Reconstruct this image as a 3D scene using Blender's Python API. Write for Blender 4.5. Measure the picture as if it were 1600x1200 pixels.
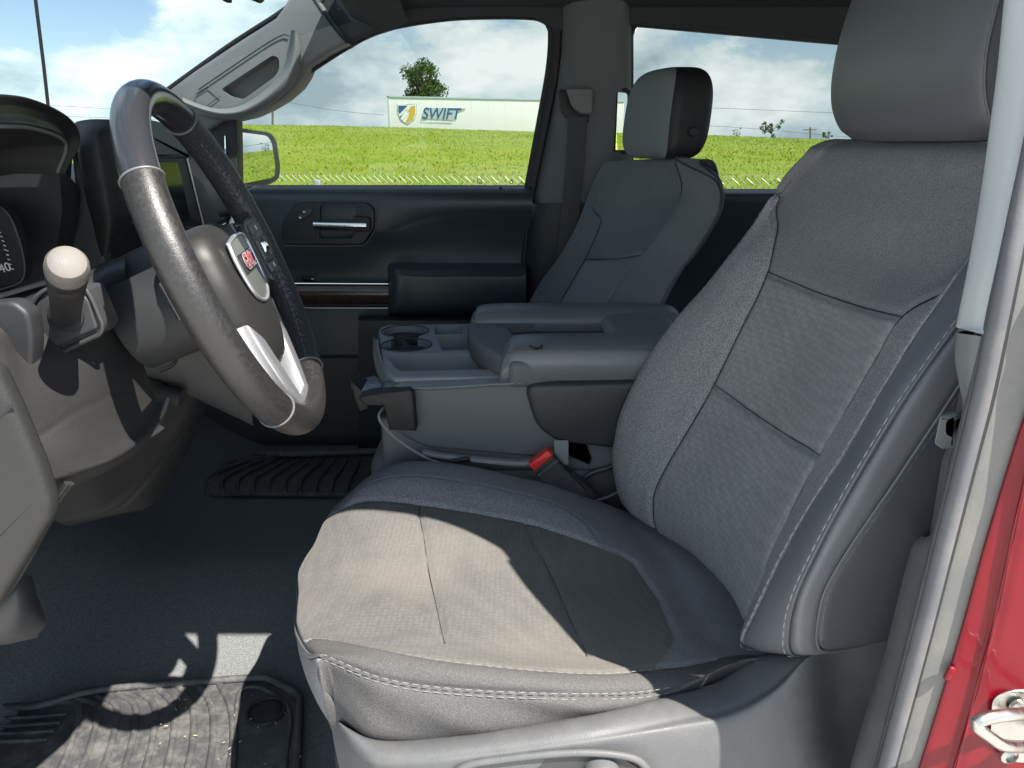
import bpy, bmesh, math, random
import numpy as np
from mathutils import Vector, Matrix, noise as mnoise

for o in list(bpy.data.objects):
    bpy.data.objects.remove(o)
scene = bpy.context.scene
COL = scene.collection
rng = random.Random(7)
R = math.radians

# ---------------------------------------------------------------- camera
F_PX, PITCH, CAM_Z = 1150.0, R(18), 0.84
cam_d = bpy.data.cameras.new("camera")
cam = bpy.data.objects.new("camera", cam_d)
COL.objects.link(cam)
cam.location = (0, 0, CAM_Z)
cam.rotation_euler = (R(90) - PITCH, 0, 0)
cam_d.sensor_fit = 'HORIZONTAL'
cam_d.sensor_width = 36
cam_d.lens = 36 * F_PX / 1600
cam_d.clip_start = 0.02
cam_d.clip_end = 2000
scene.camera = cam

# ---------------------------------------------------------------- sun, sky, exposure
SUN_TRAVEL = Vector((-0.52, 0.46, -1.0)).normalized()     # direction the light travels
sun_from = -SUN_TRAVEL
sun_el = math.asin(sun_from.z)
sun_az = math.atan2(sun_from.x, sun_from.y)               # clockwise from +Y
sd = bpy.data.lights.new("sun", 'SUN')
sd.energy = 4.1
sd.angle = R(0.53)
sd.color = (1.0, 0.945, 0.86)
sun = bpy.data.objects.new("sun", sd)
COL.objects.link(sun)
sun.rotation_euler = SUN_TRAVEL.to_track_quat('-Z', 'Y').to_euler()
sun.location = (2, -4, 8)

world = bpy.data.worlds.new("World")
scene.world = world
world.use_nodes = True
wn, wl = world.node_tree.nodes, world.node_tree.links
wn.clear()
def wnode(t, **k):
    n = wn.new(t)
    for a, b in k.items():
        setattr(n, a, b)
    return n
sky = wnode('ShaderNodeTexSky', sky_type='NISHITA', sun_disc=False)
sky.sun_elevation = sun_el
sky.sun_rotation = sun_az
sky.air_density = 1.0
sky.dust_density = 0.15
tc = wnode('ShaderNodeTexCoord')
mapn = wnode('ShaderNodeMapping'); mapn.inputs['Scale'].default_value = (1.0, 1.0, 2.1)
mapn.inputs['Location'].default_value = (3.3, 8.1, 4.4)
wl.new(tc.outputs['Generated'], mapn.inputs['Vector'])
mapb = wnode('ShaderNodeMapping'); mapb.inputs['Location'].default_value = (-0.03, -0.035, 0.075)
wl.new(mapn.outputs[0], mapb.inputs['Vector'])
def wnoise(src, scale, detail, rough, dist=0.0):
    n = wnode('ShaderNodeTexNoise')
    n.inputs['Scale'].default_value = scale; n.inputs['Detail'].default_value = detail
    n.inputs['Roughness'].default_value = rough; n.inputs['Distortion'].default_value = dist
    wl.new(src, n.inputs['Vector'])
    return n
n1 = wnoise(mapn.outputs[0], 3.4, 10, 0.57, 0.15)
n2 = wnoise(mapb.outputs[0], 3.4, 10, 0.57, 0.15)
n3 = wnoise(mapn.outputs[0], 1.4, 4, 0.5)
mask = wnode('ShaderNodeMapRange'); mask.interpolation_type = 'SMOOTHSTEP'
mask.inputs['From Min'].default_value = 0.485; mask.inputs['From Max'].default_value = 0.56
sepz = wnode('ShaderNodeSeparateXYZ'); wl.new(tc.outputs['Generated'], sepz.inputs[0])
hz = wnode('ShaderNodeMapRange'); hz.inputs['From Min'].default_value = 0.0; hz.inputs['From Max'].default_value = 0.16
hz.inputs['To Min'].default_value = 0.22; hz.inputs['To Max'].default_value = 0.0
wl.new(sepz.outputs['Z'], hz.inputs['Value'])               # cloud decks close up toward the horizon
cov = wnode('ShaderNodeMath', operation='ADD'); wl.new(n1.outputs['Fac'], cov.inputs[0]); wl.new(hz.outputs[0], cov.inputs[1])
wl.new(cov.outputs[0], mask.inputs['Value'])
dif = wnode('ShaderNodeMath', operation='SUBTRACT')            # sunward side of each billow is lighter
wl.new(n1.outputs['Fac'], dif.inputs[0]); wl.new(n2.outputs['Fac'], dif.inputs[1])
sh1 = wnode('ShaderNodeMath', operation='MULTIPLY_ADD'); sh1.inputs[1].default_value = 2.4; sh1.inputs[2].default_value = 0.06
wl.new(dif.outputs[0], sh1.inputs[0])
sh2 = wnode('ShaderNodeMath', operation='ADD'); wl.new(sh1.outputs[0], sh2.inputs[0]); wl.new(n3.outputs['Fac'], sh2.inputs[1])
ramp = wnode('ShaderNodeValToRGB')
ramp.color_ramp.elements[0].position = 0.28; ramp.color_ramp.elements[0].color = (0.33, 0.43, 0.47, 1)
ramp.color_ramp.elements[1].position = 0.82; ramp.color_ramp.elements[1].color = (0.84, 0.87, 0.85, 1)
e = ramp.color_ramp.elements.new(0.52); e.color = (0.54, 0.64, 0.66, 1)
wl.new(sh2.outputs[0], ramp.inputs['Fac'])
bg_sky = wnode('ShaderNodeBackground'); bg_sky.inputs['Strength'].default_value = 0.075
bg_cl = wnode('ShaderNodeBackground'); bg_cl.inputs['Strength'].default_value = 0.80
wl.new(sky.outputs[0], bg_sky.inputs['Color']); wl.new(ramp.outputs['Color'], bg_cl.inputs['Color'])
wmix = wnode('ShaderNodeMixShader')
wl.new(mask.outputs[0], wmix.inputs[0]); wl.new(bg_sky.outputs[0], wmix.inputs[1]); wl.new(bg_cl.outputs[0], wmix.inputs[2])
wout = wnode('ShaderNodeOutputWorld')
wl.new(wmix.outputs[0], wout.inputs['Surface'])

vs = scene.view_settings
vs.view_transform = 'Standard'; vs.look = 'None'; vs.gamma = 1.0; vs.use_curve_mapping = False
vs.exposure = 1.9
scene.cycles.max_bounces = 10
scene.cycles.diffuse_bounces = 5
scene.cycles.transparent_max_bounces = 12
scene.cycles.use_denoising = True
scene.cycles.sample_clamp_indirect = 6.0

# ---------------------------------------------------------------- geometry helpers
_c, _s = math.cos(PITCH), math.sin(PITCH)
def P(px, py, Y=None, Z=None, X=None):
    """point of the place seen at a photo pixel, at a known world Y (or Z or X)"""
    u, v = (px - 800) / F_PX, (600 - py) / F_PX
    d = (u, _c + v * _s, -_s + v * _c)
    t = Y / d[1] if Y is not None else ((Z - CAM_Z) / d[2] if Z is not None else X / d[0])
    return Vector((d[0] * t, d[1] * t, CAM_Z + d[2] * t))

def link(o, parent=None):
    COL.objects.link(o)
    if parent is not None:
        o.parent = parent
        o.matrix_parent_inverse = Matrix.Translation(parent.location).inverted() if parent.type == 'EMPTY' else Matrix.Identity(4)
        # parts are modelled in world coordinates; an Empty root only carries a translation
    return o
def thing(name, label, cat, loc=(0, 0, 0), group=None):
    o = bpy.data.objects.new(name, None)
    COL.objects.link(o); o.location = loc
    o.empty_display_size = 0.05
    return tag(o, label, cat, group)
def tag(o, label=None, cat=None, group=None, kind=None):
    if label: o['label'] = label
    if cat: o['category'] = cat
    if group: o['group'] = group
    if kind: o['kind'] = kind
    return o
def mesh_obj(name, verts, faces, mat, parent=None, smooth=True, angle=None):
    me = bpy.data.meshes.new(name)
    me.from_pydata([tuple(v) for v in verts], [], [tuple(f) for f in faces])
    me.update()
    return finish(name, me, mat, parent, smooth, angle)
def finish(name, me, mat, parent, smooth=True, angle=None):
    if mat is not None:
        me.materials.append(mat)
    if smooth:
        me.polygons.foreach_set('use_smooth', [True] * len(me.polygons))
        if angle is not None:
            me.set_sharp_from_angle(angle=R(angle))
    o = bpy.data.objects.new(name, me)
    return link(o, parent)
def bm_obj(name, bm, mat, parent=None, smooth=True, angle=35):
    bmesh.ops.recalc_face_normals(bm, faces=bm.faces)
    me = bpy.data.meshes.new(name)
    bm.to_mesh(me); bm.free()
    return finish(name, me, mat, parent, smooth, angle)

def cr(p, ts):
    """Catmull-Rom through p (k,3) at knot parameters ts"""
    p = np.asarray(p, float); k = len(p)
    if k == 2:
        ts = np.asarray(ts, float).reshape((-1,) + (1,) * (p.ndim - 1))
        return p[0] * (1 - ts) + p[1] * ts
    ext = np.concatenate([(2 * p[0] - p[1])[None], p, (2 * p[-1] - p[-2])[None]])
    ts = np.asarray(ts, float); i = np.clip(np.floor(ts).astype(int), 0, k - 2)
    f = (ts - i)
    sh = (-1,) + (1,) * (p.ndim - 1)
    f = f.reshape(sh)
    a, b, c, d = ext[i], ext[i + 1], ext[i + 2], ext[i + 3]
    return 0.5 * (2 * b + (c - a) * f + (2 * a - 5 * b + 4 * c - d) * f ** 2 + (3 * b - a - 3 * c + d) * f ** 3)
def smooth_line(pts, n=60):
    p = np.array([tuple(q) for q in pts], float)
    dense = cr(p, np.linspace(0, len(p) - 1, max(200, n * 3)))
    L = np.concatenate([[0], np.cumsum(np.linalg.norm(np.diff(dense, axis=0), axis=1))])
    s = np.linspace(0, L[-1], n)
    return np.stack([np.interp(s, L, dense[:, k]) for k in range(3)], 1)

class Surf:
    """smooth sheet through a grid of control points; knots keep their indices so seams can follow them"""
    def __init__(self, rows, nu, nv):
        g = np.array([[tuple(p) for p in r] for r in rows], float)
        self.R, self.C = g.shape[:2]; self.g = g
        self.u = np.linspace(0, self.R - 1, nu); self.v = np.linspace(0, self.C - 1, nv)
        t = cr(g, self.u)
        t = cr(np.swapaxes(t, 0, 1), self.v)
        self.p = np.swapaxes(t, 0, 1).copy()
        self.normals()
    def normals(self):
        du = np.gradient(self.p, axis=0); dv = np.gradient(self.p, axis=1)
        n = np.cross(du, dv)
        self.n = n / (np.linalg.norm(n, axis=2, keepdims=True) + 1e-12)
    def at(self, u, v):
        a = cr(self.g, [u]); return cr(a[0], [v])[0]
    def line(self, uv, n=120):
        uv = np.array(uv, float)
        seg = np.linspace(0, len(uv) - 1, n)
        q = cr(np.hstack([uv, np.zeros((len(uv), 1))]), seg)[:, :2]
        out = []
        for a, b in q:
            a = min(max(a, 0), self.R - 1); b = min(max(b, 0), self.C - 1)
            fi = a / (self.R - 1) * (len(self.u) - 1); fj = b / (self.C - 1) * (len(self.v) - 1)
            i, j = min(int(fi), len(self.u) - 2), min(int(fj), len(self.v) - 2)
            x, y = fi - i, fj - j
            p = self.p
            out.append(p[i, j] * (1 - x) * (1 - y) + p[i + 1, j] * x * (1 - y) + p[i, j + 1] * (1 - x) * y + p[i + 1, j + 1] * x * y)
        return np.array(out)
    def groove(self, line, depth, w, sign=1.0, bulge=0.0, bw=0.02):
        P_ = self.p.reshape(-1, 3); d = np.full(len(P_), 9.0)
        for k in range(0, len(line), 1):
            d = np.minimum(d, ((P_ - line[k]) ** 2).sum(1))
        d = np.sqrt(d).reshape(self.p.shape[:2])
        disp = -depth * np.exp(-(d / w) ** 2)
        if bulge:
            disp += bulge * np.exp(-((d - bw) / (bw * .6)) ** 2)
        self.p += sign * self.n * disp[..., None]
    def crumple(self, amp, scale, sign=1.0, seed=0.0):
        nu, nv = self.p.shape[:2]
        d = np.array([[mnoise.noise((self.p[i, j] * scale + seed).tolist()) * .7 + mnoise.noise((self.p[i, j] * scale * 2.7 + seed).tolist()) * .3 for j in range(0, nv, 3)] for i in range(0, nu, 3)])
        d = np.stack([np.interp(np.arange(nv), np.arange(0, nv, 3), r_) for r_ in d])
        d = np.stack([np.interp(np.arange(nu), np.arange(0, nu, 3), d[:, j]) for j in range(nv)], 1)
        self.p += sign * self.n * (d * amp)[..., None]
    def build(self, name, mat, parent, region=None, key=None):
        nu, nv = self.p.shape[:2]
        idx = np.arange(nu * nv).reshape(nu, nv)
        f = np.stack([idx[:-1, :-1], idx[1:, :-1], idx[1:, 1:], idx[:-1, 1:]], -1).reshape(-1, 4)
        if region is not None:
            uc = (self.u[:-1] + self.u[1:]) / 2; vc = (self.v[:-1] + self.v[1:]) / 2
            m = region(uc[:, None] + 0 * vc[None], vc[None] + 0 * uc[:, None]).reshape(-1)
            f = f[m]
        used, inv = np.unique(f, return_inverse=True)
        if len(used) == 0:
            return None
        return mesh_obj(name, self.p.reshape(-1, 3)[used], inv.reshape(-1, 4), mat, parent)
def loft(name, rows, mat, parent=None, nu=40, nv=40):
    return Surf(rows, nu, nv).build(name, mat, parent)

def tube_geo(pts, r, n=10, closed=False, cap=True, flat=1.0, up=None):
    pts = np.asarray(pts, float); k = len(pts)
    rr = np.full(k, r) if np.isscalar(r) else np.interp(np.linspace(0, 1, k), np.linspace(0, 1, len(r)), r)
    if closed:
        t = np.roll(pts, -1, 0) - np.roll(pts, 1, 0)
    else:
        t = np.gradient(pts, axis=0)
    t /= np.linalg.norm(t, axis=1, keepdims=True) + 1e-12
    ref = np.array(up if up is not None else ((0, 0, 1) if abs(t[0][2]) < .9 else (1, 0, 0)), float)
    V = []; a = np.linspace(0, 2 * math.pi, n, endpoint=False)
    b = None
    for i in range(k):
        if up is not None or b is None:
            b = np.cross(t[i], ref)
        else:
            b = b - t[i] * (b @ t[i])
        b /= np.linalg.norm(b) + 1e-12
        q = np.cross(b, t[i])
        V.append(pts[i] + rr[i] * (np.cos(a)[:, None] * b + flat * np.sin(a)[:, None] * q))
    V = np.vstack(V); Fs = []
    m = k if closed else k - 1
    for i in range(m):
        j = (i + 1) % k
        for x in range(n):
            y = (x + 1) % n
            Fs.append((i * n + x, i * n + y, j * n + y, j * n + x))
    if cap and not closed:
        Fs.append(tuple(range(n - 1, -1, -1))); Fs.append(tuple((k - 1) * n + x for x in range(n)))
    return V, Fs
def tube(name, pts, r, mat, parent=None, n=10, closed=False, samples=None, flat=1.0, up=None, cap=True):
    p = smooth_line(pts, samples) if samples else np.array([tuple(q) for q in pts])
    V, Fs = tube_geo(p, r, n, closed, cap, flat, up)
    return mesh_obj(name, V, Fs, mat, parent, True, 50)
def joined(name, geos, mat, parent=None, smooth=True, angle=50):
    V, Fs, k = [], [], 0
    for v, f in geos:
        V.extend(tuple(q) for q in v); Fs.extend(tuple(x + k for x in g) for g in f); k += len(v)
    return mesh_obj(name, V, Fs, mat, parent, smooth, angle)
def stitches(name, line, mat, parent, off=(0, 0, 0), L=0.0065, gap=0.0035, r=0.0005):
    line = np.asarray(line) + np.asarray(off)
    seg = np.concatenate([[0], np.cumsum(np.linalg.norm(np.diff(line, axis=0), axis=1))])
    s, geos = 0.0, []
    while s + L < seg[-1]:
        q = np.stack([np.interp([s, s + L * .5, s + L], seg, line[:, k]) for k in range(3)], 1)
        geos.append(tube_geo(q, [r * .6, r, r * .6], 5))
        s += L + gap
    return joined(name, geos, mat, parent)

def rbox(name, c, size, bev, mat, parent=None, rot=None, seg=3, taper=None):
    bm = bmesh.new()
    bmesh.ops.create_cube(bm, size=1)
    for v in bm.verts:
        v.co = Vector((v.co.x * size[0], v.co.y * size[1], v.co.z * size[2]))
        if taper:
            taper(v)
    if bev:
        bmesh.ops.bevel(bm, geom=list(bm.edges), offset=bev, segments=seg, profile=0.5, affect='EDGES')
    M = Matrix.Translation(Vector(c))
    if rot is not None:
        M = M @ (rot if isinstance(rot, Matrix) else Matrix.Rotation(rot[0], 4, 'X') @ Matrix.Rotation(rot[1], 4, 'Y') @ Matrix.Rotation(rot[2], 4, 'Z'))
    bmesh.ops.transform(bm, matrix=M, verts=bm.verts)
    return bm_obj(name, bm, mat, parent)
def fillet(poly, r, n=5):
    """round the corners of a 2D polygon; r a number or list"""
    out = []; k = len(poly)
    for i in range(k):
        p0, p1, p2 = (Vector(poly[(i - 1) % k]), Vector(poly[i]), Vector(poly[(i + 1) % k]))
        rr = r if not isinstance(r, (list, tuple)) else r[i]
        a, b = (p0 - p1), (p2 - p1)
        d = min(rr, a.length * .45, b.length * .45)
        if d <= 1e-6:
            out.append(tuple(p1)); continue
        q0, q2 = p1 + a.normalized() * d, p1 + b.normalized() * d
        for j in range(n + 1):
            t = j / n
            out.append(tuple(q0 * (1 - t) ** 2 + p1 * 2 * t * (1 - t) + q2 * t * t))
    return out
def prism(name, pts, ext, mat, parent=None, bev=0.0, seg=3, angle=35):
    """flat outline (3D points) swept by vector ext, rims rounded by bev"""
    p = [Vector(q) for q in pts]
    p = [q for i_, q in enumerate(p) if (q - p[i_ - 1]).length > 1e-5]
    k = len(p); ext = Vector(ext)
    nrm = Vector()
    for i_ in range(k):
        a, b = p[i_], p[(i_ + 1) % k]
        nrm += a.cross(b)
    nrm.normalize()
    off = []
    for i_ in range(k):
        e1 = (p[i_] - p[i_ - 1]).normalized(); e2 = (p[(i_ + 1) % k] - p[i_]).normalized()
        n1, n2 = nrm.cross(e1), nrm.cross(e2)
        off.append((n1 + n2) / max(1 + n1.dot(n2), .35))
    Ld = ext.length; ed = ext / Ld; bv = min(bev, Ld * .49)
    rings = []
    if bv > 0:
        for t in range(seg + 1):
            a = math.pi / 2 * t / seg; rings.append((bv * (1 - math.sin(a)), bv * (1 - math.cos(a))))
        rings += [(o_, Ld - d_) for o_, d_ in reversed(rings)]
    else:
        rings = [(0, 0), (0, Ld)]
    V = [p[i_] + off[i_] * o_ + ed * d_ for o_, d_ in rings for i_ in range(k)]
    Fs = [tuple(range(k))]
    for r_ in range(len(rings) - 1):
        for i_ in range(k):
            l = (i_ + 1) % k
            Fs.append((r_ * k + i_, (r_ + 1) * k + i_, (r_ + 1) * k + l, r_ * k + l))
    Fs.append(tuple((len(rings) - 1) * k + i_ for i_ in range(k - 1, -1, -1)))
    me = bpy.data.meshes.new(name); me.from_pydata([tuple(v) for v in V], [], Fs); me.update()
    if ext.dot(nrm) > 0:
        me.flip_normals()
    return finish(name, me, mat, parent, True, angle)
def px_prism(name, poly, Y, depth, mat, parent=None, bev=0.003, r=0, n=5, seg=3):
    """outline picked on the plane at world Y, thickened away from the viewer"""
    q = fillet(poly, r, n) if r else poly
    return prism(name, [P(x, y, Y=Y) for x, y in q], (0, depth, 0), mat, parent, bev, seg)
def lathe(name, prof, M, mat, parent=None, n=32, angle=40):
    """prof: (radius, height) pairs turned about local Z, then placed by matrix M"""
    V, Fs = [], []
    for (r_, h) in prof:
        for i in range(n):
            a = 2 * math.pi * i / n
            V.append(M @ Vector((r_ * math.cos(a), r_ * math.sin(a), h)))
    for j in range(len(prof) - 1):
        for i in range(n):
            k = (i + 1) % n
            Fs.append((j * n + i, j * n + k, (j + 1) * n + k, (j + 1) * n + i))
    Fs.append(tuple(range(n - 1, -1, -1))); Fs.append(tuple((len(prof) - 1) * n + i for i in range(n)))
    return mesh_obj(name, V, Fs, mat, parent, True, angle)
def frame(origin, x, y):
    x = Vector(x).normalized(); y = Vector(y); z = x.cross(y).normalized(); y = z.cross(x)
    M = Matrix((x, y, z)).transposed().to_4x4(); M.translation = Vector(origin)
    return M
def cut(o, cutters):
    for c in cutters:
        m = o.modifiers.new('b', 'BOOLEAN'); m.operation = 'DIFFERENCE'; m.object = c; m.solver = 'EXACT'
    dg = bpy.context.evaluated_depsgraph_get(); dg.update()
    me = bpy.data.meshes.new_from_object(o.evaluated_get(dg))
    o.modifiers.clear(); old = o.data; o.data = me
    bpy.data.meshes.remove(old)
    for c in cutters:
        bpy.data.objects.remove(c)
    o.data.set_sharp_from_angle(angle=R(35))
def text(name, body, M, size, mat, parent=None, extrude=0.001, shear=0.0, offset=0.0):
    cu = bpy.data.curves.new(name, 'FONT')
    cu.body = body; cu.size = size; cu.extrude = extrude; cu.shear = shear; cu.offset = offset
    cu.align_x = 'CENTER'; cu.align_y = 'CENTER'
    o = bpy.data.objects.new(name, cu); COL.objects.link(o)
    dg = bpy.context.evaluated_depsgraph_get(); dg.update()
    me = bpy.data.meshes.new_from_object(o.evaluated_get(dg))
    bpy.data.objects.remove(o); bpy.data.curves.remove(cu)
    me.transform(M); me.materials.clear()
    return finish(name, me, mat, parent, False)

# ---------------------------------------------------------------- materials
MATS = {}
def mat(name, col, rough=0.5, metal=0.0, spec=0.5, bump=0.0, bscale=400.0, var=0.0, vscale=6.0, coat=0.0,
        speck=0.0, sscale=900.0, sheen=0.0, dirt=0.0, dirt_col=(0.35, 0.31, 0.25), dscale=14.0):
    m = bpy.data.materials.new(name); m.use_nodes = True
    nt = m.node_tree; b = nt.nodes['Principled BSDF']
    L = nt.links.new
    b.inputs['Base Color'].default_value = (*col, 1)
    b.inputs['Roughness'].default_value = rough; b.inputs['Metallic'].default_value = metal
    b.inputs['Specular IOR Level'].default_value = spec
    b.inputs['Coat Weight'].default_value = coat
    if sheen:
        b.inputs['Sheen Weight'].default_value = sheen * .4; b.inputs['Sheen Roughness'].default_value = 0.4
    geo = nt.nodes.new('ShaderNodeNewGeometry')
    def nz(scale, detail=3, rgh=.55):
        n = nt.nodes.new('ShaderNodeTexNoise'); n.inputs['Scale'].default_value = scale
        n.inputs['Detail'].default_value = detail; n.inputs['Roughness'].default_value = rgh
        L(geo.outputs['Position'], n.inputs['Vector']); return n
    col_out = None
    def mix(a, bcol, fac_socket):
        x = nt.nodes.new('ShaderNodeMix'); x.data_type = 'RGBA'
        L(fac_socket, x.inputs['Factor'])
        if a is None: x.inputs['A'].default_value = (*col, 1)
        else: L(a, x.inputs['A'])
        x.inputs['B'].default_value = (*bcol, 1)
        return x.outputs['Result']
    def rng_(sock, a, b_, lo=0., hi=1.):
        r_ = nt.nodes.new('ShaderNodeMapRange'); L(sock, r_.inputs['Value'])
        r_.inputs['From Min'].default_value = a; r_.inputs['From Max'].default_value = b_
        r_.inputs['To Min'].default_value = lo; r_.inputs['To Max'].default_value = hi
        return r_.outputs[0]
    if var:
        n = nz(vscale, 5, .6)
        col_out = mix(col_out, tuple(c * (1 - var) for c in col), rng_(n.outputs['Fac'], .35, .68))
    if speck:
        n = nz(sscale, 2, .6)
        col_out = mix(col_out, tuple(min(1, c * (1 + speck) + .015 * speck) for c in col), rng_(n.outputs['Fac'], .42, .62))
    if dirt:
        n = nz(dscale, 7, .68)
        col_out = mix(col_out, dirt_col, rng_(n.outputs['Fac'], .45, .8, 0, dirt))
        rr = rng_(n.outputs['Fac'], .35, .75, rough, min(1, rough + .3)); L(rr, b.inputs['Roughness'])
    if col_out is not None:
        L(col_out, b.inputs['Base Color'])
    if bump:
        n = nz(bscale, 2, .5)
        bp = nt.nodes.new('ShaderNodeBump'); bp.inputs['Strength'].default_value = bump
        bp.inputs['Distance'].default_value = 0.4 / bscale
        L(n.outputs['Fac'], bp.inputs['Height']); L(bp.outputs[0], b.inputs['Normal'])
    MATS[name] = m
    return m

def woven(name, col, cell, depth, contrast, speck, dirt=0.0, dirt_col=(0.3, 0.27, 0.22)):
    """knitted seat cloth: staggered small cells in the sheet's own plane plus yarn speckle"""
    m = mat(name, col, 0.88, 0, 0.25, sheen=0.25)
    nt = m.node_tree; L = nt.links.new; b = nt.nodes['Principled BSDF']
    geo = nt.nodes['Geometry'] if 'Geometry' in nt.nodes else nt.nodes.new('ShaderNodeNewGeometry')
    vor = nt.nodes.new('ShaderNodeTexVoronoi'); vor.inputs['Scale'].default_value = 1 / cell
    vor.inputs['Randomness'].default_value = 0.35
    L(geo.outputs['Position'], vor.inputs['Vector'])
    n = nt.nodes.new('ShaderNodeTexNoise'); n.inputs['Scale'].default_value = 900; n.inputs['Detail'].default_value = 3
    n.inputs['Roughness'].default_value = .75
    L(geo.outputs['Position'], n.inputs['Vector'])
    big = nt.nodes.new('ShaderNodeTexNoise'); big.inputs['Scale'].default_value = 9; big.inputs['Detail'].default_value = 5
    L(geo.outputs['Position'], big.inputs['Vector'])
    def rg(s, a, c, lo, hi):
        r_ = nt.nodes.new('ShaderNodeMapRange'); L(s, r_.inputs['Value'])
        for k, v in zip(('From Min', 'From Max', 'To Min', 'To Max'), (a, c, lo, hi)): r_.inputs[k].default_value = v
        return r_.outputs[0]
    f1 = rg(vor.outputs['Distance'], 0.1, 0.75, 1 + contrast * .4, 1 - contrast)
    f2 = rg(n.outputs['Fac'], 0.3, 0.7, 1 - speck, 1 + speck)
    f3 = rg(big.outputs['Fac'], 0.3, 0.7, 0.9, 1.08)
    mu = nt.nodes.new('ShaderNodeMath'); mu.operation = 'MULTIPLY'; L(f1, mu.inputs[0]); L(f2, mu.inputs[1])
    mv = nt.nodes.new('ShaderNodeMath'); mv.operation = 'MULTIPLY'; L(mu.outputs[0], mv.inputs[0]); L(f3, mv.inputs[1])
    vm = nt.nodes.new('ShaderNodeVectorMath'); vm.operation = 'SCALE'; vm.inputs[0].default_value = col
    L(mv.outputs[0], vm.inputs['Scale'])
    out = vm.outputs[0]
    if dirt:
        n3 = nt.nodes.new('ShaderNodeTexNoise'); n3.inputs['Scale'].default_value = 7; n3.inputs['Detail'].default_value = 6
        L(geo.outputs['Position'], n3.inputs['Vector'])
        x = nt.nodes.new('ShaderNodeMix'); x.data_type = 'RGBA'; L(rg(n3.outputs['Fac'], .42, .75, 0, dirt), x.inputs['Factor'])
        L(out, x.inputs['A']); x.inputs['B'].default_value = (*dirt_col, 1); out = x.outputs['Result']
    L(out, b.inputs['Base Color'])
    ad = nt.nodes.new('ShaderNodeMath'); ad.operation = 'MULTIPLY_ADD'
    L(vor.outputs['Distance'], ad.inputs[0]); ad.inputs[1].default_value = -1.0; L(n.outputs['Fac'], ad.inputs[2])
    bp = nt.nodes.new('ShaderNodeBump'); bp.inputs['Strength'].default_value = 0.55; bp.inputs['Distance'].default_value = depth
    L(ad.outputs[0], bp.inputs['Height']); L(bp.outputs[0], b.inputs['Normal'])
    return m

M_INSERT = woven('insert cloth', (0.225, 0.23, 0.235), 0.0072, 0.0012, 0.22, 0.24)
M_HEATHER = mat('heather cloth', (0.168, 0.17, 0.174), 0.95, spec=.12, bump=.9, bscale=700, speck=.75, sscale=560, var=.08)
M_PLAIN = mat('plain cloth', (0.142, 0.144, 0.15), 0.95, spec=.12, bump=.8, bscale=800, speck=.5, sscale=700, var=.08)
M_VINYL = mat('seat vinyl', (0.115, 0.12, 0.132), 0.42, spec=0.45, bump=0.25, bscale=700, var=0.12)
M_VINYLD = mat('seat side vinyl', (0.06, 0.064, 0.072), 0.45, spec=0.4, bump=0.25, bscale=700)
M_THREAD = mat('pale thread', (0.17, 0.172, 0.172), 0.8)
M_THREAD2 = mat('shaded pale thread', (0.30, 0.305, 0.305), 0.8)
M_PIPING = mat('piping', (0.10, 0.105, 0.11), 0.5, bump=.2, bscale=900)
M_PLAST = mat('charcoal plastic', (0.034, 0.035, 0.037), 0.48, spec=0.45, bump=0.35, bscale=900)
M_PLASTG = mat('grey plastic', (0.085, 0.087, 0.091), 0.46, spec=0.4, bump=0.5, bscale=650, dirt=0.08, dscale=40)
M_DASH = mat('dash plastic', (0.0185, 0.0185, 0.0188), 0.5, spec=0.35, bump=0.5, bscale=700)
M_DASHD = mat('dark dash plastic', (0.03, 0.031, 0.034), 0.5, spec=0.45, bump=0.4, bscale=800)
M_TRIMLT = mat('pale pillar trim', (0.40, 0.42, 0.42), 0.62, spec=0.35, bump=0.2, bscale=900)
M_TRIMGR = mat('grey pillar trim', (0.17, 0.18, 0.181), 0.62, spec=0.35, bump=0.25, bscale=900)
M_HEAD = mat('headliner cloth', (0.055, 0.062, 0.066), 0.95, spec=0.1, bump=0.5, bscale=1200)
M_DOOR = mat('door vinyl', (0.034, 0.047, 0.054), 0.42, spec=0.45, bump=0.3, bscale=700)
M_DOORL = mat('door plastic', (0.018, 0.024, 0.028), 0.5, spec=0.4, bump=0.3, bscale=800)
M_BLACK = mat('black rubber', (0.018, 0.019, 0.021), 0.55, spec=0.4)
M_SEAL = mat('grey door seal', (0.085, 0.087, 0.096), 0.65, spec=0.4, bump=0.2, bscale=500, dirt=.25)
M_LEATH = mat('wheel leather', (0.0145, 0.0138, 0.0138), 0.32, spec=0.5, bump=0.35, bscale=750, dirt=.10, dirt_col=(.09, .085, .08), dscale=260)
M_LEATHG = mat('smooth wheel crown', (0.022, 0.024, 0.028), 0.22, spec=0.6, bump=0.04, bscale=300)
M_LEATHP = mat('grained wheel leather', (0.03, 0.031, 0.034), 0.4, spec=0.5, bump=1.0, bscale=260)
M_HUB = mat('airbag cover', (0.0145, 0.0142, 0.0138), 0.5, spec=0.4, bump=0.25, bscale=900)
M_CHROME = mat('chrome', (0.78, 0.79, 0.80), 0.12, metal=1.0, bump=0.03, bscale=60)
M_SILVER = mat('satin silver', (0.62, 0.63, 0.66), 0.33, metal=0.85)
M_GLOSS = mat('gloss black', (0.012, 0.013, 0.015), 0.1, spec=0.6)
M_WOOD = mat('brown trim', (0.055, 0.038, 0.03), 0.22, spec=0.6, var=.5, vscale=30)
M_CARPET = mat('carpet', (0.10, 0.104, 0.106), 1.0, spec=0.1, bump=1.0, bscale=700, speck=0.6, sscale=500)
M_MAT = mat('rubber mat', (0.045, 0.046, 0.048), 0.5, spec=0.45, bump=0.3, bscale=500, dirt=0.45, dirt_col=(.24, .228, .21), dscale=42)
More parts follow.
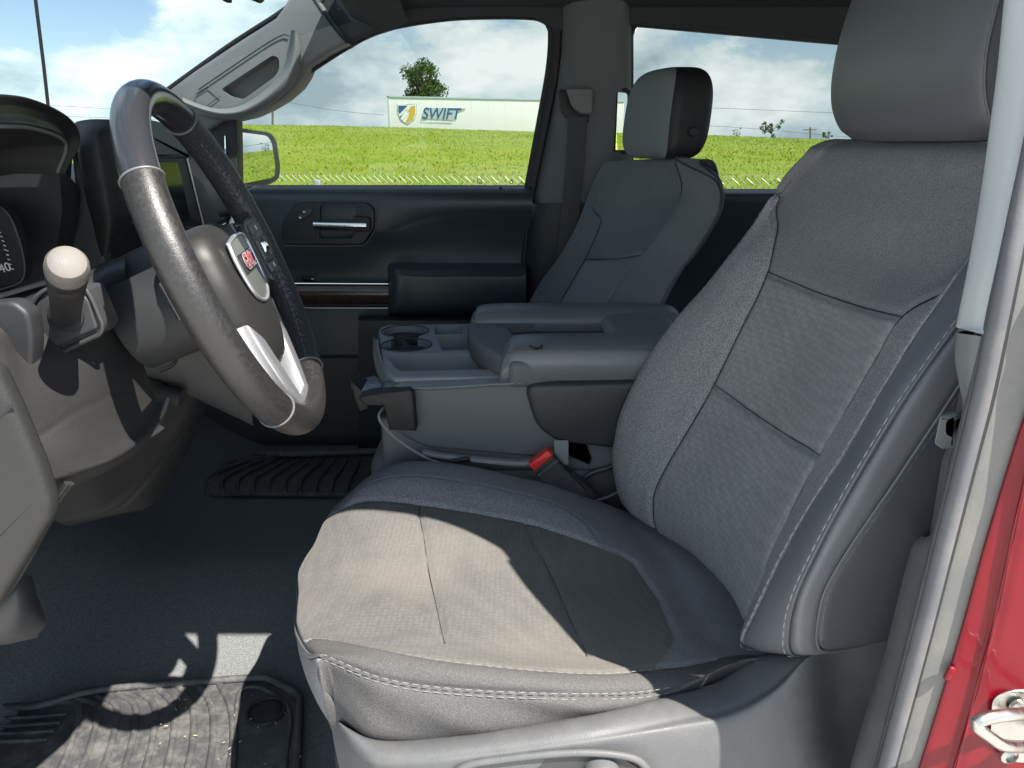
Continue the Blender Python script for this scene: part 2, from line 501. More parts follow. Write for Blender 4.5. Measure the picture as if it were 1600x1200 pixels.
M_TRIMB = mat('shaded pillar trim', (0.115, 0.124, 0.126), 0.62, spec=0.35, bump=0.25, bscale=900)
M_TRAY = mat('pale tray plastic', (0.22, 0.24, 0.245), 0.32, spec=0.6, bump=0.3, bscale=900, dirt=.1)
M_WEB = mat('belt webbing', (0.20, 0.205, 0.21), 0.8, bump=.6, bscale=900)
M_WEBD = mat('dark webbing', (0.06, 0.063, 0.068), 0.8, bump=.6, bscale=900)
M_REDP = mat('red paint', (0.145, 0.001, 0.0075), 0.4, spec=0.25, coat=.12, var=.1, vscale=20)
M_REDB = mat('red button', (0.72, 0.03, 0.025), 0.35)
M_STEEL = mat('zinc steel', (0.42, 0.415, 0.39), 0.2, metal=1.0, dirt=.12, dscale=60, dirt_col=(.45, .42, .36))
M_WHITE = mat('paper white', (0.8, 0.8, 0.78), 0.7)
def glass(name, tint, refl=0.08):
    m = bpy.data.materials.new(name); m.use_nodes = True
    nt = m.node_tree; nt.nodes.clear(); L = nt.links.new
    tr = nt.nodes.new('ShaderNodeBsdfTransparent'); tr.inputs['Color'].default_value = (*tint, 1)
    gl = nt.nodes.new('ShaderNodeBsdfGlossy'); gl.inputs['Roughness'].default_value = 0.02
    lw = nt.nodes.new('ShaderNodeFresnel'); lw.inputs['IOR'].default_value = 1.45
    mm = nt.nodes.new('ShaderNodeMath'); mm.operation = 'MULTIPLY'; mm.inputs[1].default_value = refl
    L(lw.outputs[0], mm.inputs[0])
    mx = nt.nodes.new('ShaderNodeMixShader'); out = nt.nodes.new('ShaderNodeOutputMaterial')
    L(mm.outputs[0], mx.inputs[0]); L(tr.outputs[0], mx.inputs[1]); L(gl.outputs[0], mx.inputs[2]); L(mx.outputs[0], out.inputs['Surface'])
    return m
M_GLASS = glass('tinted side glass', (0.585, 0.60, 0.60), .5)
M_GLASSR = glass('privacy glass', (0.565, 0.58, 0.58), .5)
M_GLASSW = glass('windshield glass', (0.42, 0.47, 0.485), .12)
M_LENS = glass('cluster lens', (0.8, 0.8, 0.8), 1.0)

# ================================================================ the land outside
def ground_mat(name, cols, scales, rough=0.95, bump=0.4, bscale=40):
    m = bpy.data.materials.new(name); m.use_nodes = True
    nt = m.node_tree; b = nt.nodes['Principled BSDF']; L = nt.links.new
    b.inputs['Roughness'].default_value = rough; b.inputs['Specular IOR Level'].default_value = 0.15
    geo = nt.nodes.new('ShaderNodeNewGeometry'); prev = None
    for i, (c, s) in enumerate(zip(cols[1:], scales)):
        n = nt.nodes.new('ShaderNodeTexNoise'); n.inputs['Scale'].default_value = s; n.inputs['Detail'].default_value = 6
        n.inputs['Roughness'].default_value = .62
        L(geo.outputs['Position'], n.inputs['Vector'])
        r_ = nt.nodes.new('ShaderNodeMapRange'); L(n.outputs['Fac'], r_.inputs['Value'])
        r_.inputs['From Min'].default_value = .45; r_.inputs['From Max'].default_value = .66
        x = nt.nodes.new('ShaderNodeMix'); x.data_type = 'RGBA'; L(r_.outputs[0], x.inputs['Factor'])
        if prev is None: x.inputs['A'].default_value = (*cols[0], 1)
        else: L(prev, x.inputs['A'])
        x.inputs['B'].default_value = (*c, 1); prev = x.outputs['Result']
    L(prev, b.inputs['Base Color'])
    n = nt.nodes.new('ShaderNodeTexNoise'); n.inputs['Scale'].default_value = bscale; n.inputs['Detail'].default_value = 4
    L(geo.outputs['Position'], n.inputs['Vector'])
    bp = nt.nodes.new('ShaderNodeBump'); bp.inputs['Strength'].default_value = bump; bp.inputs['Distance'].default_value = .08
    L(n.outputs['Fac'], bp.inputs['Height']); L(bp.outputs[0], b.inputs['Normal'])
    return m
M_GRASS = ground_mat('mown grass', [(0.21, 0.30, 0.026), (0.28, 0.36, 0.05), (0.17, 0.27, 0.022), (0.28, 0.33, 0.06)], [1.1, 2.6, 0.45], bump=.6, bscale=14)
M_CONC = ground_mat('concrete', [(0.50, 0.485, 0.46), (0.44, 0.43, 0.41), (0.54, 0.525, 0.50)], [1.3, 9.0], rough=.9, bump=.2)
M_BLADE = mat('grass blade', (0.29, 0.39, 0.045), 0.7, spec=.2, var=.35, vscale=3)
M_LEAF = mat('leaf', (0.075, 0.15, 0.022), 0.6, spec=.3, var=.4, vscale=1.2)
M_BARK = mat('bark', (0.10, 0.08, 0.06), 0.9)
M_GALV = mat('galvanised wire', (0.58, 0.60, 0.60), 0.45, metal=.3)
M_POLE = mat('weathered pole', (0.16, 0.14, 0.12), .9)
M_TRAIL = mat('trailer white', (0.80, 0.81, 0.81), .45)
M_BLUE = mat('logo blue', (0.015, 0.10, 0.24), .5)
M_GOLD = mat('logo gold', (0.62, 0.40, 0.04), .5)
M_LGREY = mat('logo shadow grey', (0.42, 0.52, 0.54), .5)
GROUND_Z = -0.65

def hill(x, y):
    crest = 1.70 - 0.0285 * max(min(x, 60), -13) if x < 60 else 0.0
    if y < 8: z = GROUND_Z
    elif y < 48:
        t = (y - 8) / 40; z = GROUND_Z + (crest - GROUND_Z) * (0.82 * t + .18 * math.sin(t * math.pi / 2))
    else:
        t = min((y - 48) / 14, 1); z = crest - 2.0 * (t * t * (3 - 2 * t))
    if y > 8:
        z += (mnoise.noise((x * .11, y * .11, 1.7)) * .10 + mnoise.noise((x * .5, y * .5, 4.7)) * .025) * min(1, (y - 8) / 6)
    return z
xs = np.concatenate([np.linspace(-600, -60, 10), np.linspace(-55, 70, 140), np.linspace(80, 600, 10)])
ys = np.concatenate([np.linspace(-300, 6, 12), np.linspace(7, 66, 100), np.linspace(75, 900, 14)])
V = [(x, y, hill(x, y)) for y in ys for x in xs]
nx = len(xs)
Fg = [(j * nx + i, j * nx + i + 1, (j + 1) * nx + i + 1, (j + 1) * nx + i) for j in range(len(ys) - 1) for i in range(nx - 1)]
tag(mesh_obj('ground', V, Fg, M_GRASS), kind='structure')
lot = rbox('parking_lot', (0, -27, GROUND_Z + .005), (120, 67, .02), 0, M_CONC)
tag(lot, kind='structure')

# grass blades on the slope that shows through the windows
nr = np.random.default_rng(3)
V, Fb = [], []
for i in range(42000):
    y = 14 + 35 * nr.random() ** .8
    x = (nr.random() * 1.25 - .52) * y * .95
    z = hill(x, y); h = .03 + .05 * nr.random(); a = nr.random() * 6.28; w = .012 + .016 * nr.random()
    k = len(V)
    V += [(x - w * math.cos(a), y - w * math.sin(a), z - .01), (x + w * math.cos(a), y + w * math.sin(a), z - .01),
          (x + nr.normal() * .04, y + nr.normal() * .04, z + h)]
    Fb.append((k, k + 1, k + 2))
tag(mesh_obj('grass', V, Fb, M_BLADE), 'short green grass growing on the slope beyond the fence', 'grass', kind='stuff')

# chain-link fence just beyond the truck
fence = thing('chain_link_fence', 'galvanised chain link fence with twisted wire tops below the far window', 'fence', (0, 5, GROUND_Z))
fa, fb = Vector((-7, 6.1, 0)), Vector((7, 3.75, 0))
ncol = 320; top_z = 0.625; step = (top_z - GROUND_Z) / 32
geos = []
for i in range(ncol):
    pts = []
    for j in range(33):
        t = (i + (.5 if j % 2 else -.5) * 1.04 + .5) / ncol
        q = fa.lerp(fb, t); q.z = GROUND_Z + .02 + j * step; q.y += .006 * (1 if (i + j) % 2 else -1)
        pts.append(tuple(q))
    q = Vector(pts[-1]); dirx = (fb - fa).normalized() * (.011)
    pts.append(tuple(q + dirx + Vector((0, 0, .022))))
    geos.append(tube_geo(pts, .0024, 4))
wm = joined('wire_mesh', geos, M_GALV, fence); tag(wm, kind='stuff')
for i in range(6):
    q = fa.lerp(fb, (i + .27) / 5.6)
    tube('post', [(q.x, q.y + .03, GROUND_Z), (q.x, q.y + .03, top_z - .01)], .024, M_GALV, fence, n=12)

# semi trailer parked behind the crest
ty = 53.0
a, b_ = P(605, 150, Y=ty), P(975, 157, Y=ty)
trailer = thing('semi_trailer', 'white box trailer with a shield logo and blue lettering parked behind the grassy crest', 'trailer', (a.x, ty, -.3))
H = 2.85; Lx = b_.x - a.x
def tr_box(name, x0, x1, y0, y1, z0, z1, m, bev=.02):
    return rbox(name, ((x0 + x1) / 2, (y0 + y1) / 2, (z0 + z1) / 2), (x1 - x0, y1 - y0, z1 - z0), bev, m, trailer)
zt = a.z; slope = (b_.z - a.z) / Lx
rot = Matrix.Rotation(-math.atan(slope), 4, 'Y')
body = rbox('box_body', (a.x + Lx / 2, ty + 1.3, (a.z + b_.z) / 2 - H / 2), (Lx, 2.6, H), .03, M_TRAIL, trailer, rot=rot)
for k, zz in (('top_rail', -.05), ('bottom_rail', -H + .08)):
    rbox(k, (a.x + Lx / 2, ty - .02, (a.z + b_.z) / 2 + zz), (Lx + .04, .06, .11), .01, M_LGREY if k == 'top_rail' else M_STEEL, trailer, rot=rot)
rbox('corner_post', (a.x + .05, ty - .02, a.z - H / 2), (.12, .06, H), .01, M_LGREY, trailer)
for i in range(1, 14):
    rbox('panel_seam', (a.x + Lx * i / 14, ty - .006, a.z + slope * Lx * i / 14 - H / 2), (.025, .02, H - .3), 0, M_TRAIL, trailer)
for wx in (.12, .2):
    for yy in (0.35, 2.3):
        Mw = frame((a.x + Lx * (1 - wx), ty + yy, a.z - H - .55), (1, 0, 0), (0, 0, 1))
        lathe('wheel', [(.05, -.14), (.5, -.14), (.52, -.1), (.52, .1), (.5, .14), (.05, .14)], Mw, M_BLACK, trailer, n=24)
rbox('landing_gear', (a.x + Lx * .22, ty + 1.3, a.z - H - .5), (.15, 1.8, 1.0), .02, M_STEEL, trailer)
yl = ty - .05
sh = [(621, 164), (629, 162), (638, 165), (650, 163), (650, 178), (647, 186), (637, 194), (627, 188), (622, 178)]
sg = px_prism('logo_shield', sh, yl, .03, M_TRAIL, trailer, bev=0)
px_prism('logo_rim', [(620, 163), (651, 162), (651, 179), (647, 188), (637, 195.5), (626, 189), (620.5, 178)], yl + .031, .01, M_LGREY, trailer, bev=0)
px_prism('logo_field', [(622.5, 165), (637, 165), (624, 178), (622.5, 174)], yl - .02, .015, M_BLUE, trailer, bev=0)
px_prism('logo_field', [(640, 166.5), (648.6, 165), (648.6, 178), (646, 185), (637.5, 192), (634, 190), (640, 178), (634, 178)], yl - .02, .015, M_GOLD, trailer, bev=0)
px_prism('logo_slash', [(627, 186), (637, 172), (633, 171), (642, 166), (636, 176), (640, 176), (629, 188)], yl - .035, .012, M_WHITE, trailer, bev=0)
px_prism('logo_slash', [(628, 179.5), (631, 176), (626, 184), (624.5, 182)], yl - .036, .012, M_BLUE, trailer, bev=0)
pc = P(690.5, 178.5, Y=yl)
Mt = frame(pc, (1, 0, slope), (0, 0, 1))
kx = abs(P(722, 178, Y=yl).x - P(660, 178, Y=yl).x)
tx = text('lettering', 'SWIFT', Mt, 1.02, M_BLUE, trailer, extrude=.01, shear=.25, offset=.012)
xsv = [v.co.x for v in tx.data.vertices]; sc_ = kx / (max(xsv) - min(xsv)); cx = (max(xsv) + min(xsv)) / 2
for v in tx.data.vertices: v.co.x = pc.x + (v.co.x - cx) * sc_
px_prism('lettering_outline', [(657, 190), (660, 185), (708, 188), (714, 176), (727, 171), (727, 169), (672, 168.5), (662, 171), (656.5, 190.5), (706, 193), (707, 191.5)], yl + .012, .01, M_LGREY, trailer, bev=0)

# trees and shrubs on the slope
def tree(name, label, base, height, spread, n_leaf, leaf, seed, sparse=0, cat='tree', lobes=7):
    r_ = random.Random(seed); base = Vector(base)
    t = thing(name, label, cat, base)
    geos = [tube_geo(smooth_line([base, base + Vector((.02, 0, height * .35)), base + Vector((-.03 * height, 0, height * .62)), base + Vector((.03, 0, height * .85))], 10), [.035 * height, .02 * height, .008 * height], 7)]
    tips = []
    for i in range(lobes + 5):
        a_ = r_.random() * 6.28; h = .3 + .55 * r_.random()
        st = base + Vector((0, 0, height * h * .75))
        en = base + Vector((math.cos(a_) * spread * (.35 + .6 * r_.random()), math.sin(a_) * spread * .7, height * min(.98, h + .22 * r_.random())))
        geos.append(tube_geo([st, st.lerp(en, .5) + Vector((0, 0, .03 * height)), en], [.012 * height, .004 * height], 5)); tips.append(en)
    joined('trunk', geos, M_BARK, t)
    for i in range(lobes):
        d = Vector((r_.gauss(0, 1), r_.gauss(0, 1), r_.gauss(0, 1))).normalized() * r_.uniform(.45, .95)
        tips.append(base + Vector((d.x * spread * .78, d.y * spread * .7, height * (.66 + .27 * d.z))))
    V, Fl = [], []
    for i in range(n_leaf):
        c = r_.choice(tips); rad = spread * (.30 if not sparse else .22)
        d = Vector((r_.gauss(0, 1), r_.gauss(0, 1), r_.gauss(0, .8))); d *= rad * r_.random() ** .4 / max(d.length, .01)
        q = c + d; n = Vector((r_.gauss(0, 1), r_.gauss(0, 1), r_.gauss(0, 1) + .6)).normalized()
        u = n.orthogonal().normalized() * leaf * r_.uniform(.6, 1.3); v = n.cross(u).normalized() * leaf * .6
        k = len(V); V += [q - u, q + v, q + u, q - v]; Fl.append((k, k + 1, k + 2, k + 3))
    mesh_obj('crown', V, Fl, M_LEAF, t, smooth=False)
    return t
b0 = P(663, 200, Y=70)
tree('broadleaf_tree', 'round green broadleaf tree rising behind the white trailer', (b0.x, 70, b0.z - 1.5), P(663, 100, Y=70).z - b0.z + 1.5, 2.1, 7000, .11, 5, lobes=26)
for (px, top, Y, sp, nl, lf, sd_, lab, grp) in [
        (1205, 189, 50, .75, 420, .07, 11, 'small leaning sapling on the crest seen through the rear side window', None),
        (1151, 199, 50, .35, 70, .05, 13, 'thin sparse shoot left of the sapling on the grassy crest', None),
        (1290, 205, 50, .4, 160, .06, 14, 'low bush on the crest half hidden by the near headrest', None)]:
    q = P(px, 217, Y=Y); tp = P(px, top, Y=Y)
    tree('sapling', lab, (q.x, Y, q.z - .3), tp.z - q.z + .3, sp, nl, lf, sd_, sparse=1, lobes=3)
# power poles and wires
for (px, y0, y1, Y, lab) in [(426, 153, 196, 90, 'slim wooden utility pole standing left of the trailer on the crest'),
                            (1266, 199, 219, 120, 'short distant utility pole with a crossarm in the rear side window')]:
    t_, bt = P(px, y0, Y=Y), P(px, y1 + 8, Y=Y)
    pole = thing('utility_pole', lab, 'utility pole', bt)
    tube('mast', [bt, t_], .13, M_POLE, pole, n=8)
    rbox('crossarm', t_ + Vector((0, 0, -.35)), (2.0, .12, .14), 0, M_POLE, pole)
for pts, lab in [([(-80, 150), (90, 165), (260, 172), (420, 160)], 'upper power line seen through the windshield beside the wheel'),
                 ([(-80, 170), (90, 181), (260, 187), (330, 189)], 'lower power line seen through the windshield beside the wheel'),
                 ([(1000, 165), (1150, 170), (1300, 176), (1420, 178)], 'upper power line crossing the rear side window'),
                 ([(1000, 192), (1150, 199), (1300, 212), (1420, 222)], 'lower sagging power line crossing the rear side window'),
                 ([(330, 158), (426, 157), (520, 172), (600, 180)], 'power line strung from the pole left of the trailer')]:
    w = tube('power_line', [P(x, y, Y=90) for x, y in pts], .022, M_POLE, None, n=5, samples=24)
    tag(w, lab, 'power line', 'power lines')

# ================================================================ the cab shell
truck = thing('truck_cab', 'red pickup truck cab with grey pillar trim seen through its open door', 'truck', (.3, 1.25, 0))
YF = 2.04                     # inner face of the far side
# floor
fx = np.linspace(-1.35, 1.7, 60); fy = np.linspace(.40, 2.12, 50)
V = []
for y in fy:
    for x in fx:
        z = 0.0
        z += .05 * math.exp(-((y - 1.27) / .2) ** 2) * (1 if x > -1.3 else 0)
        if x < -.72: z += ((-.72 - x) / .6) ** 1.4 * .55
        V.append((x, y, z + .004 * mnoise.noise((x * 9, y * 9, 0))))
n_ = len(fx)
mesh_obj('carpet', V, [(j * n_ + i, j * n_ + i + 1, (j + 1) * n_ + i + 1, (j + 1) * n_ + i) for j in range(len(fy) - 1) for i in range(n_ - 1)], M_CARPET, truck)
# roof: headliner below, painted skin above
hx = [-.34, -.2, .2, .7, 1.2, 1.7]
def hrow(x, dz=0, rise=0):
    e = .02 if x < -.3 else 0
    return [(x, .625, 1.115 - e + dz), (x, .70, 1.175 - e + dz), (x, .9, 1.215 - e + dz + rise), (x, 1.27, 1.225 - e + dz + rise), (x, 1.65, 1.215 - e + dz + rise), (x, 1.92, 1.19 - e + dz), (x, 2.06, 1.16 - e + dz)]
loft('headliner', [hrow(x) for x in hx], M_HEAD, truck, 30, 30)
def orow(x):
    return [(x, .585, 1.125), (x, .61, 1.18), (x, .75, 1.25), (x, 1.27, 1.29), (x, 1.86, 1.26), (x, 2.06, 1.21), (x, 2.13, 1.19)]
loft('roof_skin', [orow(x) for x in [-.42, -.2, .2, .7, 1.2, 1.75]], M_REDP, truck, 30, 40)
loft('windshield_header', [[(-.40, y, z - .012) for y, z in ((.45, 1.12), (1.27, 1.235), (2.08, 1.15))], [(-.33, y, z - .035) for y, z in ((.47, 1.12), (1.27, 1.235), (2.07, 1.15))],
                           [(-.26, y, z - .015) for y, z in ((.47, 1.12), (1.27, 1.235), (2.07, 1.15))]], M_HEAD, truck, 10, 20)
# near roof rail above the open doorway
rr = [(-.42, .60, 1.075), (-.25, .61, 1.10), (-.05, .615, 1.118), (.10, .615, 1.118), (.22, .61, 1.105), (.31, .595, 1.07), (.355, .57, 1.0), (.36, .535, .92), (.345, .50, .82)]
tube('roof_rail_seal', rr, .010, M_SEAL, truck, n=10, samples=60)
loft('near_roof_rail', [[(x + .0, y - .03, z + .02), (x + .004, y - .018, z - .004), (x + .006, y, z - .006), (x + .004, y + .035, z + .012), (x, y + .06, z + .06)] for x, y, z in rr], M_REDP, truck, 40, 12)
loft('pillar_sun_block', [[(x0 + .03, y0 + .03, z), (x0 - .0, y0, z), (x0 + .13, y0 - .01, z), (x0 + .27, y0 + .0, z), (x0 + .27, .64, z)] for x0, y0, z in ((.30, .60, 1.13), (.365, .575, 1.0), (.355, .54, .85), (.332, .495, .65), (.345, .472, .4), (.335, .468, -.1))], M_TRIMB, truck, 24, 16)  # unseen pillar core, added to stop sun leaking onto the seat
rbox('rear_roof_side', (1.06, .60, 1.11), (1.34, .06, .07), .02, M_REDP, truck)
# near windscreen pillar
loft('windshield_pillar', [[(x, y0, z), (x + .03, y0 + .01, z - .05), (x + .09, y0 + .06, z - .03), (x + .02, y0 + .1, z + .03)] for x, y0, z in ((-.38, .37, 1.14), (-.7, .36, 1.02), (-1.05, .34, .86), (-1.12, .34, .5))], M_TRIMGR, truck, 20, 8)
# cab back wall and the near rear door (both out of view, they shade the cab)
rbox('back_wall', (1.72, 1.27, .45), (.06, 1.75, .9), .02, M_PLASTG, truck)
_tl = lambda y: max(0.0, (420 - y) / 420) * .045
rdoor = thing('rear_door', 'closed rear side door behind the near pillar', 'door', (.9, .4, 0))
rbox('door_skin', (1.06, .43, .20), (1.26, .06, .98), .03, M_REDP, rdoor)
rbox('pane', (1.08, .52, .90), (1.2, .006, .42), 0, M_GLASSR, rdoor, rot=(-.35, 0, 0))

# windshield
wsr = [[(-.40, .42, 1.12), (-.41, 1.27, 1.215), (-.40, 2.14, 1.12)], [(-.80, .36, .99), (-.86, 1.27, 1.04), (-.80, 2.20, .99)], [(-1.24, .32, .755), (-1.34, 1.27, .785), (-1.24, 2.28, .755)]]
loft('windshield', wsr, M_GLASSW, truck, 16, 24)
rbox('cowl_panel', (-1.28, 1.27, .735), (.22, 1.78, .05), .01, M_BLACK, truck)
rbox('cowl_side', (-1.02, .425, .30), (.52, .05, .95), .02, M_PLASTG, truck)
# rear view mirror bits hanging into the top of the view
mir = thing('rear_view_mirror', 'dark rear view mirror hanging from the windshield, only its lower edge in view', 'mirror', (-.5, 1.2, 1.15))
px_prism('mirror_housing', fillet([(300, -70), (442, -60), (400, 2), (376, -8), (300, -20)], 6), 1.25, .03, M_BLACK, mir, bev=.004)
px_prism('mirror_stem', fillet([(345, -60), (358, -60), (356, 2), (346, 1)], 3), 1.24, .02, M_BLACK, mir, bev=.003)

# ---- far side: windscreen pillar trim with its grab handle
ap_out = [(475, -40), (520, -40), (500, 3), (542, 67), (512, 82), (480, 103), (474, 118), (462, 136), (440, 155), (415, 170), (388, 182), (366, 187), (346, 190), (325, 204), (300, 190), (255, 146), (300, 112), (360, 72), (430, 27)]
ap = px_prism('windshield_pillar_trim', ap_out, YF - .03, .10, M_TRIMGR, truck, bev=.012, seg=3)
rec = px_prism('c', fillet([(338, 138), (420, 84), (430, 88), (431, 106), (424, 118), (374, 154), (352, 149)], 6), YF - .06, .075, M_TRIMGR, None, bev=.0)
cut(ap, [rec])
Y0 = YF - .035
def row(y_off, pts): return [P(x, y, Y=Y0 + y_off) for x, y in pts]
h_out = [(286, 160), (318, 172), (350, 178), (385, 172), (424, 147), (452, 116), (462, 84), (463, 50)]
h_mid = [(288, 166), (318, 181), (350, 187), (390, 181), (432, 156), (460, 126), (470, 92), (468, 54)]
h_in = [(285, 152), (318, 165), (348, 170), (380, 163), (416, 139), (440, 110), (450, 80), (455, 46)]
loft('grab_handle', [row(.0, h_in), row(-.024, [((a[0] + b[0]) / 2, (a[1] + b[1]) / 2) for a, b in zip(h_in, h_out)]), row(-.03, h_out), row(-.012, h_mid), row(.03, h_mid)], M_TRIMGR, ap, 16, 50)
tube('trim_seam', [P(310, 140, Y=Y0), P(360, 106, Y=Y0), P(420, 66, Y=Y0), P(446, 53, Y=Y0), P(452, 56, Y=Y0)], .0015, M_PLAST, ap, n=6, samples=20)
tube('trim_seam', [P(306, 146, Y=Y0), P(326, 134, Y=Y0), P(344, 150, Y=Y0), P(322, 166, Y=Y0), P(305, 162, Y=Y0), P(306, 146, Y=Y0)], .0012, M_PLASTG, ap, n=6)
tube('windshield_edge', [P(240, 157, Y=YF - .02), P(262, 140, Y=YF - .02), P(360, 70, Y=YF - .02), P(440, 18, Y=YF - .02), P(468, -8, Y=YF - .02), P(480, -40, Y=YF - .02)], .006, M_BLACK, truck, n=8, samples=30)

# ---- far side: rail over the windows
rail = [(491, -60), (491, 2), (542, 67), (580, 50), (630, 34), (690, 25), (760, 22), (835, 24), (858, 34), (868, 52), (985, 40), (1000, 36), (1290, 62), (1500, 80), (1500, -60)]
px_prism('side_rail', rail, YF - .005, .08, M_HEAD, truck, bev=.012, seg=3)
tube('rail_seam', [P(489, -5, Y=YF - .03), P(515, 34, Y=YF - .03), P(543, 68, Y=YF - .03)], .003, M_BLACK, truck, n=6, samples=12)
# window frame seals
tube('window_seal', [P(x, y, Y=YF + .03) for x, y in [(470, 118), (545, 70), (600, 44), (690, 28), (770, 24), (838, 26), (857, 36), (862, 55), (858, 110), (842, 200), (825, 290), (815, 340)]], .010, M_BLACK, truck, n=8, samples=60)
tube('window_seal', [P(x, y, Y=YF + .03) for x, y in [(985, 330), (985, 120), (984, 60), (990, 42), (1002, 38), (1150, 50), (1420, 74)]], .008, M_BLACK, truck, n=8, samples=50)

# ---- far side: middle pillar trim
bx_l = {-160: 872, 50: 874, 100: 870, 150: 864, 200: 856, 250: 846, 325: 830}
rowsB = []
for y in (-160, 50, 100, 150, 200, 250, 325):
    l = bx_l[y]; r_ = 990
    rowsB.append([P(l - 6, y, Y=YF + .05), P(l + 4, y, Y=YF - .0), P(l + 26, y, Y=YF - .035), P(l + 70, y, Y=YF - .045), P(r_ - 14, y, Y=YF - .035), P(r_, y, Y=YF + .05)])
bs = Surf(rowsB, 70, 60)
slot = lambda u, v: ~((u > 2.85) & (u < 4.75) & (v > 3.62) & (v < 4.8))
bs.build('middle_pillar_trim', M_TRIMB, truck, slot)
# frame of the grab slot, the outside shows through it
loop = fillet([(946, 138), (984, 142), (983, 238), (944, 238)], 9)
tube('grab_slot_rim', [P(x, y, Y=YF - .035) for x, y in loop + [loop[0]]], .006, M_PLAST, truck, n=8)
px_prism('grab_slot_side', [(948, 140), (966, 140), (962, 236), (946, 236)], YF - .03, .05, M_BLACK, truck, bev=.002)
# lower dark trim of the middle pillar
rowsL = []
for y, l in ((318, 829), (326, 828), (400, 820), (480, 812), (560, 806), (660, 800)):
    rowsL.append([P(l - 8, y, Y=YF + .05), P(l + 2, y, Y=YF - .012), P(l + 24, y, Y=YF - .045), P(l + 90, y, Y=YF - .05), P(l + 200, y, Y=YF - .045), P(l + 215, y, Y=YF + .05)])
loft('middle_pillar_lower_trim', rowsL, M_DOORL, truck, 30, 40)
px_prism('window_frame', [(864, 44), (882, 44), (878, 110), (860, 210), (838, 325), (820, 325), (828, 280), (845, 200), (861, 110)], YF + .02, .03, M_BLACK, truck, bev=.002)
tube('door_seal', [P(x, y, Y=YF + .0) for x, y in [(874, 45), (870, 110), (851, 210), (833, 300), (819, 400), (808, 500), (800, 600)]], .007, M_BLACK, truck, n=8, samples=40)

# ---- far seat belt
belt = thing('seat_belt', 'grey seat belt strap hanging from its guide on the far middle pillar', 'seat belt', tuple(P(890, 300, Y=YF - .06)))
yb = YF - .055
px_prism('guide_slot', fillet([(873, 140), (884, 140), (892, 168), (904, 180), (921, 180), (920, 192), (890, 190), (876, 176)], [4, 3, 10, 8, 3, 3, 8, 8]), yb, .012, M_BLACK, belt, bev=.002)
px_prism('guide_cover', fillet([(884, 138), (926, 138), (926, 178), (906, 178), (893, 166)], 6), yb - .012, .014, M_TRIMGR, belt, bev=.004)
loft('strap', [[P(l, y, Y=yb - o), P((l + r_) / 2, y, Y=yb - o - .003), P(r_, y, Y=yb - o)] for y, l, r_, o in ((182, 887, 917, .004), (250, 884, 912, .012), (320, 878, 906, .018), (420, 868, 897, .02), (520, 858, 888, .02))], M_WEBD, belt, 24, 8)

# ================================================================ near door jamb (the edge of the open doorway)
ys_ = [-220, -60, 0, 200, 400, 520, 620, 700, 850, 1000, 1200, 1320]
def edge(d):
    k = sorted(d); return {y: float(np.interp(y, k, [d[q] for q in k])) if k[0] <= y <= k[-1] else
                           (d[k[0]] + (y - k[0]) * (d[k[1]] - d[k[0]]) / (k[1] - k[0]) if y < k[0] else d[k[-1]] + (y - k[-1]) * (d[k[-1]] - d[k[-2]]) / (k[-1] - k[-2])) for y in ys_}
S0 = edge({400: 1562, 520: 1536, 620: 1513, 780: 1474, 1000: 1419, 1200: 1368})
S1 = edge({400: 1571, 520: 1546, 620: 1525, 780: 1485, 1000: 1430, 1200: 1376})
S2 = edge({400: 1588, 520: 1564, 620: 1543, 780: 1502, 1000: 1446, 1200: 1393})
S3 = edge({400: 1594, 520: 1570, 620: 1549, 780: 1507, 1000: 1450, 1200: 1396})
RD = edge({620: 1610, 780: 1558, 1000: 1498, 1200: 1437})
RC = edge({780: 1592, 1000: 1543, 1200: 1488})
# upper pale trim and lower grey shoulder
T0 = {-220: 1600, -60: 1578, 0: 1571, 100: 1561, 200: 1548, 300: 1534, 400: 1517, 500: 1497}
ST = {y: float(np.interp(y, ys_, [S0[k] for k in ys_])) for y in list(T0) + [520, 560, 600, 640, 700]}
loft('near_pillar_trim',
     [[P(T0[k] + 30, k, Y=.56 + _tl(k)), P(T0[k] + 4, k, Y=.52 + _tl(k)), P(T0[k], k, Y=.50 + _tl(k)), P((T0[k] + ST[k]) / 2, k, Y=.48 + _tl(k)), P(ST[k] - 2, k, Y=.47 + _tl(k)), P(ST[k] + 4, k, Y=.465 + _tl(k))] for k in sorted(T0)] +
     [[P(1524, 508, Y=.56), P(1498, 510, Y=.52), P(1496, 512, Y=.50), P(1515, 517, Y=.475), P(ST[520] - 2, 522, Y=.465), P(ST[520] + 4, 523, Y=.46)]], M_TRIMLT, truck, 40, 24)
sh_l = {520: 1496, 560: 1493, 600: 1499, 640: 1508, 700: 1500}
loft('near_pillar_shoulder', [[P(x + 26, y - 4, Y=.57), P(x + 3, y - 2, Y=.52), P(x, y, Y=.50), P((x + ST[y]) / 2, y + 3, Y=.478), P(ST[y] - 1, y + 6, Y=.468), P(ST[y] + 4, y + 7, Y=.462)] for y, x in [(k, min(sh_l[k], ST[k] - 4)) for k in sorted(sh_l)]], M_TRIMGR, truck, 30, 20)
